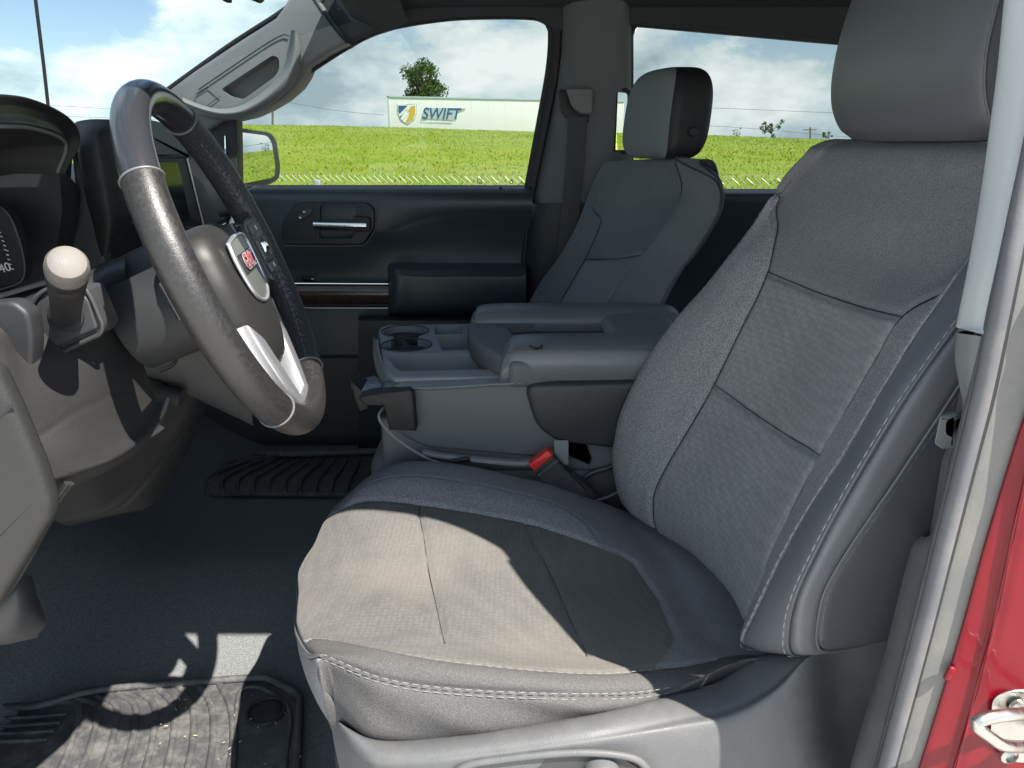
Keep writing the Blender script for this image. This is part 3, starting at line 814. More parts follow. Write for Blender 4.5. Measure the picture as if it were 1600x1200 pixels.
# lower pillar trim plate
lp = [(1440, 838, 1474, 826), (1428, 850, 1462, 845), (1418, 880, 1452, 880), (1400, 950, 1433, 950), (1380, 1030, 1413, 1030), (1345, 1140, 1385, 1140), (1318, 1240, 1360, 1240)]
loft('lower_pillar_trim', [[P(x0 + 12, y0, Y=.60), P(x0 + 1, y0, Y=.54), P(x0, y0, Y=.52), P(x0 + 9, y0, Y=.50), P(x1, y1, Y=.475), P(x1 + 10, y1, Y=.46)] for x0, y0, x1, y1 in lp], M_PLASTG, truck, 40, 20)
px_b = [(S0, .466, -2), (S0, .462, 0), (S1, .458, 0)]
loft('jamb_flange', [[P(S0[y] - 4, y, Y=.478 + _tl(y)), P(S0[y], y, Y=.466 + _tl(y)), P(S1[y] + 3, y, Y=.462 + _tl(y))] for y in ys_], M_PLASTG, truck, 40, 8)
tube('door_seal', [P((S1[y] + S2[y]) / 2, y, Y=.458 + _tl(y)) for y in ys_], .0088 * .5 + .0016, M_SEAL, truck, n=12, samples=60)
tube('door_seal', [P(S1[y] + 1, y, Y=.461 + _tl(y)) for y in ys_], .0035, M_BLACK, truck, n=8, samples=60)
tube('door_seal', [P(S3[y] - 1, y, Y=.456 + _tl(y)) for y in ys_], .0028, M_BLACK, truck, n=8, samples=60)
M_JAMB = mat('jamb sill plastic', (0.12, 0.119, 0.116), .6, bump=.3, bscale=800, dirt=.3)
js = Surf([[P(S3[y] - 2, y, Y=.456 + _tl(y)), P(S3[y] + 8, y, Y=.454 + _tl(y)), P((S3[y] * .55 + RD[y] * .45), y, Y=.452 + _tl(y)), P(RD[y] - 3, y, Y=.449 + _tl(y)), P(RD[y], y, Y=.449 + _tl(y))] for y in ys_], 60, 16)
js.build('jamb_strip', M_JAMB, truck)
rs = Surf([[P(RD[y] - 1, y, Y=.452 + _tl(y)), P(RD[y] + 1, y, Y=.446 + _tl(y)), P(RD[y] * .4 + RC[y] * .6, y, Y=.443 + _tl(y)), P(RC[y] - 3, y, Y=.441 + _tl(y)), P(RC[y] + 5, y, Y=.437 + _tl(y)), P(RC[y] + 14, y, Y=.438 + _tl(y)), P(RC[y] + 60, y, Y=.436 + _tl(y)), P(RC[y] + 170, y, Y=.43 + _tl(y)), P(RC[y] + 300, y, Y=.41 + _tl(y))] for y in ys_], 90, 70)
l1 = rs.line([(u, 4.6) for u in (4, 5, 6, 7, 8, 9, 10)], 90)
rs.groove(l1, .0022, .004)
rs.build('painted_jamb', M_REDP, truck)
# bump stops on the painted jamb
for (px, py) in ((1484, 1052), (1527, 1055)):
    rbox('jamb_dimple', P(px, py, Y=.444), (.006, .004, .012), .002, M_REDP, truck, rot=(0, .25, 0))
# ---- striker
st = thing('door_striker', 'shiny zinc door striker loop bolted to the red jamb', 'door striker', tuple(P(1565, 1140, Y=.38)))
c0 = P(1590, 1118, Y=.374); c1 = P(1572, 1172, Y=.374)
Ms = frame(P(1592, 1140, Y=.380), (0.25, .97, 0), (0, 0, 1))
bm = bmesh.new()
px_out = fillet([(1549, 1092), (1572, 1080), (1640, 1078), (1640, 1196), (1580, 1192), (1546, 1160)], 12)
prism('base_plate', [P(x, y, Y=.434) for x, y in px_out], (.006, .004, 0), M_STEEL, st, bev=.0015)
lp2 = [P(1640, 1112, Y=.426), P(1590, 1116, Y=.40), P(1552, 1120, Y=.392), P(1528, 1127, Y=.390), P(1527, 1135, Y=.389), P(1545, 1150, Y=.390), P(1576, 1166, Y=.394), P(1640, 1164, Y=.422)]
tube('loop', lp2, .0042, M_STEEL, st, n=10, samples=50)
for (px, py) in ((1590, 1104), (1574, 1178)):
    Mb = frame(P(px, py, Y=.432), (1, 0, 0), (0, 0, 1)); 
    lathe('bolt', [(.0065, 0), (.0065, .003), (.004, .0045), (.0035, .002)], Mb, M_STEEL, st, n=12)

# ================================================================ driver seat
def curveZ(picks):
    """picks (px, py, Y) -> function z -> point"""
    w = sorted([tuple(P(x, y, Y=Y)) for x, y, Y in picks], key=lambda q: q[2])
    z = [q[2] for q in w]; X = [q[0] for q in w]; Y = [q[1] for q in w]
    def f(v):
        if v < z[0]: i, j = 0, 1
        elif v > z[-1]: i, j = -2, -1
        else:
            return Vector((float(np.interp(v, z, X)), float(np.interp(v, z, Y)), v))
        t = (v - z[i]) / (z[j] - z[i])
        return Vector((X[i] + t * (X[j] - X[i]), Y[i] + t * (Y[j] - Y[i]), v))
    return f
cB = curveZ([(1292, 226, .99), (1262, 240, 1.03), (1238, 262, 1.055), (1205, 310, 1.08), (1165, 370, 1.10), (1112, 436, 1.11), (1050, 503, 1.115), (1010, 560, 1.115), (975, 630, 1.11), (960, 690, 1.105), (958, 735, 1.10), (972, 780, 1.09)])
cC = curveZ([(1318, 226, .97), (1268, 262, 1.02), (1222, 320, 1.055), (1208, 370, 1.03), (1193, 435, 1.0), (1150, 520, .99), (1110, 605, .985), (1060, 690, .98), (1025, 750, .98), (1012, 790, .98), (1018, 815, .975)])
cD = curveZ([(1535, 240, .70), (1528, 330, .685), (1514, 398, .67), (1470, 440, .685), (1402, 496, .705), (1340, 600, .71), (1275, 712, .71), (1215, 830, .705), (1165, 960, .69)])
cE = curveZ([(1550, 240, .685), (1540, 330, .66), (1516, 404, .645), (1450, 490, .635), (1395, 580, .63), (1310, 720, .625), (1240, 830, .625), (1190, 930, .625), (1166, 985, .63)])
cF = curveZ([(1585, 240, .67), (1575, 330, .63), (1550, 420, .60), (1500, 500, .585), (1455, 560, .58), (1400, 640, .575), (1340, 740, .572), (1290, 830, .57), (1250, 910, .57), (1233, 960, .572), (1231, 1008, .575)])
cG = curveZ([(1600, 400, .60), (1560, 500, .578), (1500, 600, .57), (1440, 690, .565), (1380, 780, .562), (1330, 850, .562), (1290, 920, .562), (1279, 960, .563), (1277, 996, .565)])
seat = thing('driver_seat', 'nearest grey cloth front seat with a sunlit cushion', 'car seat', (.1, .85, 0))
rows = []
zlev = [.825, .80, .76, .72, .68, .64, .60, .56, .52, .48, .44, .405, .37]
def back_row(z, zc=None):
    zb = (.30, .305, .345, .362, .396, .408)
    zq = [z if z >= .60 else .60 - (.60 - z) * (.60 - k_) / (.60 - .37) for k_ in zb]
    b, c_, d, e_, f, g = [q(k_) for q, k_ in zip((cB, cC, cD, cE, cF, cG), zq)]
    dip = .020 if z < .74 else .008
    M1 = c_.lerp(d, .33) + Vector((dip, 0, 0)); M2 = c_.lerp(d, .67) + Vector((dip, 0, 0))
    bc = b.lerp(c_, .5) + Vector((-.012 if z < .72 else -.003, 0, 0))
    A = b + Vector((.06, .015, 0)); A2 = b + Vector((.12, .0, 0))
    lift = max(0, (.60 - z) / .23) * .02
    H_ = g + Vector((.09, .003, lift)); H2 = g + Vector((.16, .03, lift))
    return [A2, A, b, bc, c_, M1, M2, d, e_, f, g, H_, H2]
for z in zlev:
    rows.append(back_row(z))
top = rows[0]
def shift(row, dx, dz, sq=1.0):
    c = sum((Vector(p) for p in row), Vector()) / len(row)
    return [Vector((p.x + dx, c.y + (p.y - c.y) * sq, p.z + dz)) for p in row]
rows = [shift(top, .10, -.05, .93), shift(top, .085, .0, .95), shift(top, .045, .022, .97), shift(top, .012, .014, .99)] + rows
low = rows[-1]
rows += [shift(low, .012, -.012, .985), shift(low, .05, -.012, .95)]
NR = len(rows)
U = lambda z: 4 + float(np.interp(-z, [-q for q in zlev], range(len(zlev))))
bsf = Surf(rows, 330, 300)
# knots: A2 0, A 1, B 2, bc 3, C 4, M1 5, M2 6, D 7, E 8, F 9, G 10
sC = bsf.line([(U(.775), 2.35), (U(.765), 3.2), (U(.74), 3.9), (U(.70), 4), (U(.6), 4), (U(.5), 4), (U(.42), 4), (U(.37), 4), (NR - 1, 4)], 260)
sD = bsf.line([(U(.72), 7.6), (U(.705), 7.2), (U(.68), 7), (U(.6), 7), (U(.5), 7), (U(.42), 7), (U(.37), 7), (NR - 1, 7)], 260)
sE = bsf.line([(3, 8.0), (U(.76), 8), (U(.7), 8), (U(.6), 8), (U(.5), 8), (U(.42), 8), (U(.37), 8), (NR - 1, 8)], 300)
sF = bsf.line([(2, 9), (U(.76), 9), (U(.7), 9), (U(.6), 9), (U(.5), 9), (U(.42), 9), (U(.37), 9), (NR - 1, 9)], 300)
sG = bsf.line([(3, 10), (U(.76), 10), (U(.7), 10), (U(.6), 10), (U(.5), 10), (U(.42), 10), (U(.37), 10), (NR - 1, 10)], 300)
h1 = bsf.line([(U(.675), 4), (U(.667), 5), (U(.669), 6), (U(.68), 7)], 160)
h2 = bsf.line([(U(.537), 4), (U(.527), 5), (U(.527), 6), (U(.537), 7)], 160)
bsf.crumple(.0022, 13.0)
# is +normal toward the viewer?
mid = bsf.n[len(bsf.u) // 2, len(bsf.v) // 2]
SG = 1.0 if mid[0] < 0 else -1.0
for ln, d, w in ((sC, .006, .006), (sD, .006, .005), (sE, .0018, .003), (sF, .0024, .0035), (sG, .002, .003), (h1, .006, .0045), (h2, .006, .0045)):
    bsf.groove(ln, d, w, SG)
seamC_u = lambda v: U(.775) * 0 + np.where(v < 3.9, np.interp(v, [2.35, 3.2, 3.9], [U(.775), U(.765), U(.74)]), U(.74))
inC = lambda u, v: (v < 4) & (v > 1.35) & (u > np.interp(v, [1.35, 2.35, 3.2, 3.9, 4.0], [U(.79), U(.775), U(.765), U(.74), U(.70)]))
inE = lambda u, v: (v >= 7) & (v < 8) & (u > np.interp(v, [7.0, 7.2, 7.6, 8.0], [U(.68), U(.705), U(.72), U(.735)]))
ins = lambda u, v: (v >= 4) & (v < 7) & (u >= np.interp(v, [4, 5, 6, 7], [U(.675), U(.667), U(.669), U(.68)]))
cut2 = lambda v: np.interp(v, [4, 5, 6, 7], [U(.537), U(.527), U(.527), U(.537)])
seg1 = lambda u, v: ins(u, v) & (u < cut2(v))
seg2 = lambda u, v: ins(u, v) & (u >= cut2(v))
shell_far = lambda u, v: (v <= 1.35)
out1 = lambda u, v: (v >= 8) & (v < 9)
out2 = lambda u, v: (v >= 9) & (v < 10)
out3 = lambda u, v: (v >= 10)
upper = lambda u, v: ~(inC(u, v) | inE(u, v) | ins(u, v) | shell_far(u, v) | out1(u, v) | out2(u, v) | out3(u, v))
bsf.build('backrest_shoulder_panel', M_PLAIN, seat, upper)
bsf.build('backrest_far_bolster', M_HEATHER, seat, inC)
bsf.build('backrest_upper_insert', M_INSERT, seat, seg1)
bsf.build('backrest_lower_insert', M_INSERT, seat, seg2)
bsf.build('backrest_near_bolster', M_HEATHER, seat, inE)
bsf.build('backrest_side_vinyl', M_VINYL, seat, out1)
bsf.build('backrest_side_vinyl', M_VINYL, seat, out2)
bsf.build('backrest_side_vinyl', M_VINYLD, seat, out3)
bsf.build('backrest_shell', M_VINYLD, seat, shell_far)
bsf.normals()
for ln in (h1, h2, sC, sD): tube('seam', ln + np.array((.0042, .0, 0)), .0007, M_BLACK, seat, n=5)
stitches('stitching', np.array(sE[60:]) + (-.0030, -.0040, 0), M_THREAD2, seat, L=.007, gap=.0035)
stitches('stitching', np.array(sF[60:]) + (-.0042, -.001, -.0012), M_THREAD2, seat, L=.007, gap=.0035)
stitches('stitching', np.array(sG[60:]) + (.0045, -.0008, 0), M_PIPING, seat, L=.007, gap=.0035)
tube('piping', sF[40:] + np.array((-.0, -.0006, 0)), .0016, M_PIPING, seat, n=6)
tube('piping', sG[40:] + np.array((-.0, -.0006, 0)), .0013, M_PIPING, seat, n=6)
fs_ = bsf.line([(U(.75), 2.2), (U(.7), 2.25), (U(.6), 2.25), (U(.5), 2.3), (U(.42), 2.45), (U(.37), 2.9)], 200)
stitches('stitching', fs_ + (-.0012, -.0006, 0), M_PIPING, seat, L=.007, gap=.0035)

# ---- headrest of the driver seat
def headrest(parent, name, sections, mats, ns=(50, 60)):
    """sections: list of (centre, half width vec, half depth vec, power) from the bottom up; rounded box loft"""
    n = 48; V = []; Fs = []
    for (c, hw, hd, pw) in sections:
        c, hw, hd = Vector(c), Vector(hw), Vector(hd)
        for i in range(n):
            a = 2 * math.pi * i / n; ca, sa = math.cos(a), math.sin(a)
            x = math.copysign(abs(ca) ** (2 / pw), ca); y = math.copysign(abs(sa) ** (2 / pw), sa)
            V.append(c + hw * x + hd * y)
    m = len(sections)
    for j in range(m - 1):
        for i in range(n):
            k = (i + 1) % n
            Fs.append((j * n + i, j * n + k, (j + 1) * n + k, (j + 1) * n + i))
    Fs.append(tuple(range(n - 1, -1, -1))); Fs.append(tuple((m - 1) * n + i for i in range(n)))
    return V, Fs, n, m
def dense_sections(secs, k):
    arr = np.array([[*c, *hw, *hd, pw] for c, hw, hd, pw in secs], float)
    d = cr(arr, np.linspace(0, len(arr) - 1, k))
    return [(q[0:3], q[3:6], q[6:9], q[9]) for q in d]
# face of the headrest from picks: far edge, near edge (front), depth toward the rear
hl = [(1322, 222, 1.005), (1308, 214, 1.01), (1292, 200, 1.015), (1281, 170, 1.02), (1280, 130, 1.02), (1288, 80, 1.02), (1302, 30, 1.015), (1316, -10, 1.01), (1330, -45, 1.0), (1345, -62, .985)]
fl = [P(x, y, Y=Y) for x, y, Y in hl]
zz = [p.z for p in fl]
secs = []
for i, p in enumerate(fl):
    near = Vector((p.x + .008, .70 + (.02 if i in (0, len(fl) - 1) else (.008 if i in (1, len(fl) - 2) else 0)), p.z))
    dep = .052 if 0 < i < len(fl) - 1 else .040
    c = p.lerp(near, .5) + Vector((dep, 0, 0)); hw = (near - p) * .5
    secs.append((c, hw, Vector((dep, 0, 0)), 5.0))
secs = dense_sections(secs, 46)
V, Fs, n, m = headrest(seat, 'headrest', secs, None)
front = [f for f in Fs if not (len(f) == 4 and False)]
hr = mesh_obj('headrest', V, Fs, M_VINYL, seat, True, 60)
# seam round the face of the headrest with pale stitches
fl_line = [Vector(V[j * n + 26]) if False else None for j in range(m)]
near_line = np.array([tuple(Vector(s[0]) + Vector(s[1]) * .985 - Vector(s[2]) * .80) for s in secs])
stitches('stitching', near_line + (-.002, -.0035, 0), M_THREAD, hr, L=.008, gap=.004)
tube('seam', near_line + np.array((.0, -.004, 0)), .0016, M_PIPING, hr, n=6)
far_line = np.array([tuple(Vector(s[0]) - Vector(s[1]) * .985 - Vector(s[2]) * .62) for s in secs])
tube('seam', far_line + np.array((0, .001, 0)), .0014, M_PIPING, hr, n=6)
for yy in (.74, .95):
    x0 = fl[0].x + .045
    tube('headrest_post', [(x0, yy, fl[0].z + .05), (x0, yy, .76)], .007, M_CHROME, seat, n=12)
# raised welt of cloth where the headrest posts enter
wl = [P(1322, 222, Y=1.0), P(1345, 229, Y=.96), P(1380, 234, Y=.92), P(1430, 234, Y=.86), P(1478, 231, Y=.80), P(1510, 222, Y=.75), P(1540, 214, Y=.71)]
tube('shoulder_piping', [w + Vector((.01, 0, -.004)) for w in wl], .003, M_PIPING, seat, n=8, samples=40)

# ---- cushion
Zr = [.335, .352, .352, .330, .300, .275]
K1 = [(548, 772, 1.07), (602, 731, 1.085), (690, 722, 1.09), (850, 755, 1.09), (935, 783, 1.09), (1000, 806, 1.09)]
K2 = [(533, 782), (584, 752), (672, 752), (838, 785), (955, 825), (1020, 838)]
K3 = [(517, 805), (568, 782), (655, 787), (825, 817), (975, 864), (1050, 880)]
K4 = [(478, 885), (560, 880), (670, 890), (868, 912), (1022, 935), (1105, 948)]
K5 = [(476, 972), (578, 999), (695, 1003), (917, 1022), (1065, 1008), (1150, 1012)]
K6 = [(497, 1015), (600, 1019), (715, 1041), (915, 1057), (1050, 1046), (1160, 1025)]
K7 = [(513, 1034), (600, 1062), (720, 1079), (915, 1086), (1045, 1076), (1165, 1030)]
K8 = [(527, 1112), (588, 1143), (720, 1143), (915, 1115), (1052, 1086), (1170, 1036)]
crow = []
for i in range(6):
    z = Zr[i]
    a1 = P(K1[i][0], K1[i][1], Y=K1[i][2])
    a2 = P(*K2[i], Z=(a1.z + z) / 2 + .004); a3 = P(*K3[i], Z=z - .006); a4 = P(*K4[i], Z=z - .014)
    a5 = P(*K5[i], Z=z + (0 if i < 4 else .006)); a6 = P(*K6[i], Z=z + (.018, .02, .018, .02, .028, .03)[i])
    a7 = P(*K7[i], Y=(.60, .575, .566, .572, .60, .62)[i]); a8 = P(*K8[i], Y=(.60, .566, .560, .568, .598, .615)[i])
    a0 = a1 + Vector((.0, .03, -.05)); a00 = a1 + Vector((.0, .032, -.14)); a9 = a8 + Vector((0, .012, -.03))
    a23 = a2.lerp(a3, .5) + Vector((0, 0, .004))
    crow.append([a00, a0, a1, a2, a3, a3.lerp(a4, .5) + Vector((0, 0, -.002)), a4, a4.lerp(a5, .5) + Vector((0, 0, -.002)), a5, a6, a7, a8, a9])
f0 = crow[0]
def frow(dx, dz, k):
    out = []
    for i, p in enumerate(f0):
        t = {0: .1, 1: .45}.get(i, 1.0)
        if i >= 11: t = .25
        elif i == 10: t = .55
        out.append(Vector((p.x + dx, p.y, p.z + dz * t)))
    return out
crow = [frow(.055, -.17, 0), frow(.02, -.12, 0), frow(-.006, -.06, 0), frow(-.010, -.018, 0)] + crow
rr_ = crow[-1]
crow += [[p + Vector((.10, 0, -.012)) for p in rr_], [p + Vector((.20, 0, -.03)) for p in rr_]]
cs = Surf(crow, 330, 320)
CR = len(crow)
# knots u: 4 front top row, 5 row1, 6 seam1, 7 seam2, 8 rear of insert, 9 ; v: 2 far ridge 3 outer stitch 4 inner seam 6 mid 8 near seam 9 ridge 10 stitch2 11 skirt bottom
n_mid = cs.n[len(cs.u) // 2, len(cs.v) // 2]; SG2 = 1.0 if n_mid[2] > 0 else -1.0
c_far = cs.line([(3.2, 4), (4, 4), (5, 4), (6, 4), (7, 4), (7.6, 4), (8, 4.1), (8.1, 4.6), (8.08, 6), (8.0, 7.4), (7.85, 8)], 300)
c_near = cs.line([(3.75, 8.6), (4.1, 8.5), (4.6, 8.45), (5, 8.6), (6, 8.72), (7, 8.75), (8, 8.8), (8.6, 8.9)], 300)
c_st2 = cs.line([(3.9, 9.7), (4.2, 9.9), (5, 10), (6, 10), (7, 10), (8, 10), (8.6, 10)], 300)
c_out = cs.line([(4.35, 3.9), (4.6, 3.3), (5, 3.0), (6, 2.8), (7, 2.8), (7.5, 3.0), (7.7, 3.5), (7.75, 4)], 260)
c_h1 = cs.line([(6, 4), (6, 5), (6, 6), (6, 7), (6, 8)], 160)
c_h2 = cs.line([(7, 4), (7, 5), (7, 6), (7, 7), (7, 8)], 160)
c_pip = cs.line([(2.2, 3), (2.9, 5), (3.0, 6), (3.1, 7.4), (3.35, 8.6), (3.75, 9.4), (3.9, 9.7)], 200)
for ln, d, w in ((c_far, .004, .005), (c_near, .003, .004), (c_st2, .0025, .004), (c_out, .002, .003), (c_h1, .0035, .004), (c_h2, .0035, .004), (c_pip, .003, .004)):
    cs.groove(ln, d, w, SG2)
cs.crumple(.0026, 12.0, 1.0, 3.1)
# soft wrinkles in the side skirt
pp = cs.p
for i in range(pp.shape[0]):
    u = cs.u[i]
    if u < 4: continue
    for j in range(pp.shape[1]):
        v = cs.v[j]
        if 10.05 < v < 11.4:
            q = pp[i, j]
            wv = mnoise.noise((q[0] * 14 + q[2] * 22, q[2] * 9, 2.2)) * .006 * math.sin((v - 10.05) / 1.35 * math.pi)
            pp[i, j] += cs.n[i, j] * wv
insert = lambda u, v: (v >= 4) & (v < np.interp(u, [3.0, 3.75, 4.1, 5, 6, 7, 8], [8.2, 8.55, 8.5, 8.6, 8.72, 8.75, 8.8])) & (u < np.interp(v, [4, 4.1, 4.6, 6, 7.4, 8, 8.8], [7.75, 8, 8.1, 8.08, 8, 7.85, 7.75])) & (u > np.interp(v, [3, 5, 6, 7.4, 8.6], [2.2, 2.9, 3.0, 3.1, 3.35]))
farb = lambda u, v: (v < 4) & (v > np.interp(u, [4.35, 4.6, 5, 6, 7, 7.5, 7.7, 7.75], [3.9, 3.3, 3.0, 2.8, 2.8, 3.0, 3.5, 4])) & (u > 4.35) & (u < 7.75)
nearb = lambda u, v: (v >= np.interp(u, [3.75, 4.1, 4.6, 5, 6, 7, 8, 8.6], [8.6, 8.5, 8.45, 8.6, 8.72, 8.75, 8.8, 8.9])) & (v < np.interp(u, [3.9, 4.2, 5, 9], [9.7, 9.9, 10, 10])) & (u > 3.75)
fronts = lambda u, v: (u <= np.interp(v, [3, 5, 6, 7.4, 8.6, 9.4, 9.7], [2.2, 2.9, 3.0, 3.1, 3.35, 3.75, 3.9])) & (v > 2) & (v < 9.9)
M_INSERT2 = woven('cushion insert cloth', (0.106, 0.103, 0.098), 0.0062, 0.001, 0.20, 0.26, dirt=.35, dirt_col=(.19, .17, .14))
i1 = lambda u, v: insert(u, v) & (u < 6) & ~fronts(u, v) & ~nearb(u, v)
i2 = lambda u, v: insert(u, v) & (u >= 6) & (u < 7) & ~nearb(u, v)
i3 = lambda u, v: insert(u, v) & (u >= 7) & ~nearb(u, v)
rest = lambda u, v: ~(i1(u, v) | i2(u, v) | i3(u, v) | farb(u, v) | nearb(u, v) | fronts(u, v)) 
skirt = lambda u, v: rest(u, v) & (v >= 9.5)
rest2 = lambda u, v: rest(u, v) & (v < 9.5)
cs.build('cushion_insert', M_INSERT2, seat, i1)
cs.build('cushion_insert', M_INSERT2, seat, i2)
cs.build('cushion_insert', M_INSERT2, seat, i3)
cs.build('cushion_far_bolster', M_HEATHER, seat, farb)
M_SKIRT = mat('skirt cloth', (0.072, 0.070, 0.070), 0.95, spec=.1, bump=.9, bscale=700, speck=.3, sscale=800, var=.1)
cs.build('cushion_near_bolster', M_SKIRT, seat, nearb)
cs.build('cushion_front', M_PLAIN, seat, fronts)
cs.build('cushion_side_skirt', M_SKIRT, seat, skirt)
cs.build('cushion_edge_cloth', M_PLAIN, seat, rest2)
stitches('stitching', c_near[10:-45] + np.array((0, -.004, .0006)), M_THREAD, seat)
stitches('stitching', c_st2[4:-45] + np.array((0, -.0016, .003)), M_THREAD, seat)
stitches('stitching', c_st2[4:-45] + np.array((0, -.0022, -.003)), M_THREAD, seat)
for ln in (c_h1, c_h2): tube('seam', ln + np.array((0, 0, -.0026)), .0006, M_BLACK, seat, n=5)
stitches('stitching', c_out + np.array((0, -.001, .0008)), M_THREAD, seat)
tube('piping', c_pip[60:] + np.array((-.001, 0, .0)), .0016, M_PIPING, seat, n=6)

# ---- plastic side shield of the driver seat
top_e = [(516, 1112), (545, 1138), (600, 1156), (720, 1148), (915, 1118), (1045, 1088), (1120, 1066), (1185, 1026), (1240, 1014), (1300, 998), (1385, 966), (1450, 945)]
mid_e = [(520, 1150), (560, 1178), (610, 1186), (720, 1176), (915, 1150), (1060, 1122), (1140, 1104), (1205, 1070), (1255, 1030), (1305, 1006), (1390, 976), (1455, 956)]
m2_e = [(528, 1190), (572, 1215), (620, 1222), (720, 1212), (915, 1190), (1060, 1165), (1145, 1150), (1215, 1110), (1262, 1062), (1312, 1040), (1395, 1020), (1455, 1000)]
bot_e = [(560, 1330), (600, 1340), (650, 1345), (740, 1345), (915, 1345), (1060, 1340), (1145, 1335), (1230, 1320), (1280, 1310), (1330, 1300), (1400, 1290), (1455, 1280)]
def er(e, Ys): return [P(x, y, Y=Yv) for (x, y), Yv in zip(e, Ys)]
n12 = 12
ssr = [er(top_e, [.63, .60, .585, .582, .585, .61, .628, .64, .618, .60, .59, .60]),
       er([(x, y + 3) for x, y in top_e], [.618, .578, .562, .556, .560, .588, .606, .615, .60, .585, .575, .585]),
       er(mid_e, [.60, .555, .540, .535, .538, .560, .566, .570, .575, .578, .572, .58]),
       er(m2_e, [.60, .555, .538, .530, .532, .545, .548, .552, .562, .590, .588, .585]),
       er(bot_e, [.62, .575, .55, .54, .54, .54, .54, .55, .56, .60, .60, .60])]
sh_s = Surf(ssr, 90, 200)
shield = sh_s.build('side_shield', M_PLASTG, seat)
# control recess with its round knob, cut off by the frame
tube('control_recess_rim', [P(x, y, Y=.528) for x, y in [(700, 1230), (720, 1200), (790, 1186), (900, 1176), (980, 1182), (1010, 1200), (1020, 1230)]], .0035, M_PLASTG, shield, n=8, samples=40)
px_prism('control_recess', fillet([(712, 1240), (730, 1203), (795, 1190), (900, 1181), (975, 1187), (1003, 1204), (1012, 1240)], 8), .530, .02, M_PLAST, shield, bev=0)
Mk = frame(P(940, 1212, Y=.526), (1, 0, 0), (0, 0, 1))
lathe('adjuster_knob', [(.017, -.012), (.017, .008), (.015, .011), (.011, .012), (.010, .009), (.004, .009)], Mk, M_PLASTG, shield, n=28)
rbox('seat_frame', (.05, .86, .12), (.50, .44, .18), .02, M_BLACK, seat)
for yy in (.66, 1.06):
    rbox('seat_track', (.05, yy, .02), (.62, .045, .045), .008, M_STEEL, seat)
# ================================================================ passenger seat
ps = thing('passenger_seat', 'dark grey front seat across the cab behind the centre console', 'car seat', (.1, 1.69, 0))
pZ = curveZ
pB = [ (945, 257), (928, 292), (905, 350), (880, 395), (850, 435), (828, 475), (815, 520), (808, 570)]     # far left outline of back
pC = [ (985, 256), (945, 303), (938, 345), (915, 400), (892, 440), (872, 475), (860, 520), (850, 570)]
pD = [ (1058, 251), (1062, 298), (1052, 330), (1010, 385), (975, 425), (945, 475), (930, 520), (920, 570)]
pE = [ (1092, 255), (1120, 284), (1120, 330), (1085, 390), (1058, 425), (1030, 475), (1015, 520), (1000, 570)]
prow = []
for i in range(8):
    fa_ = P(*pB[i], Y=1.92 if i else 1.88); c1 = P(*pC[i], Y=1.80 if i else 1.78); c2 = P(*pD[i], Y=1.57 if i > 1 else 1.60); e2 = P(*pE[i], Y=1.47 if i else 1.54)
    m_ = c1.lerp(c2, .5) + Vector((.012, 0, 0)); rg = c2.lerp(e2, .35) + Vector((-.022, 0, 0))
    side = e2 + Vector((.012, .008, 0)); bk = e2 + Vector((.02, .06, 0))
    prow.append([fa_ + Vector((.1, 0, 0)), fa_, fa_.lerp(c1, .6) + Vector((-.012, 0, 0)), c1, m_, c2, rg, e2, side, bk])
tp = prow[0]
prow = [shift(tp, .045, -.05, .86), shift(tp, .032, -.008, .90), shift(tp, .016, .007, .96)] + prow + [shift(prow[-1], .0, -.1), shift(prow[-1], .02, -.2)]
pf = Surf(prow, 170, 160)
pf.crumple(.003, 11.0, 1.0, 7.7)
nm = pf.n[80, 70]; SG3 = 1.0 if nm[0] < 0 else -1.0
g1 = pf.line([(4.6, 2.2), (4.9, 2.9), (5.5, 3), (7, 3), (9, 3), (11, 3)], 150); g2 = pf.line([(2.0, 5.6), (3, 5.9), (4, 5.9), (5, 5.4), (6, 5.2), (8, 5.1), (10, 5), (11, 5)], 150)
g3 = pf.line([(2.2, 5.7), (4, 7.0), (6, 7.3), (8, 7.4), (10, 7.4)], 120); g4 = pf.line([(6.1, 3), (6.25, 4), (6.35, 5.2)], 80); g5 = pf.line([(9.0, 3), (9.05, 4), (9.1, 5)], 80)
for ln in (g1, g2, g4, g5): pf.groove(ln, .005, .006, SG3)
pin = lambda u, v: (v >= 3) & (v < 5.2) & (u > 6.2)
pbo = lambda u, v: (v < 3) & (u > 4.7)
pse = lambda u, v: (v >= 7)
pre = lambda u, v: ~(pin(u, v) | pbo(u, v) | pse(u, v))
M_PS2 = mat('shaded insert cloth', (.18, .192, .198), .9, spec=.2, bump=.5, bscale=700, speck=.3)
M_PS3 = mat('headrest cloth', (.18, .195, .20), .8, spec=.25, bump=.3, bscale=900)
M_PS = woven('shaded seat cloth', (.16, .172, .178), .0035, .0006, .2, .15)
pf.build('backrest_insert', M_PS2, ps, pin); pf.build('backrest_bolster', M_PS, ps, pbo); pf.build('backrest_side', M_VINYLD, ps, pse); pf.build('backrest_cloth', M_PS, ps, pre)
stitches('stitching', g2 + np.array((-.002, -.004, 0)), M_THREAD, ps)
for ln in (g1, g2, g4, g5): tube('seam', ln + np.array((.0032, .0, 0)), .0010, M_BLACK, ps, n=5); tube('piping', g3 + np.array((-.002, -.001, 0)), .0016, M_PIPING, ps, n=6)
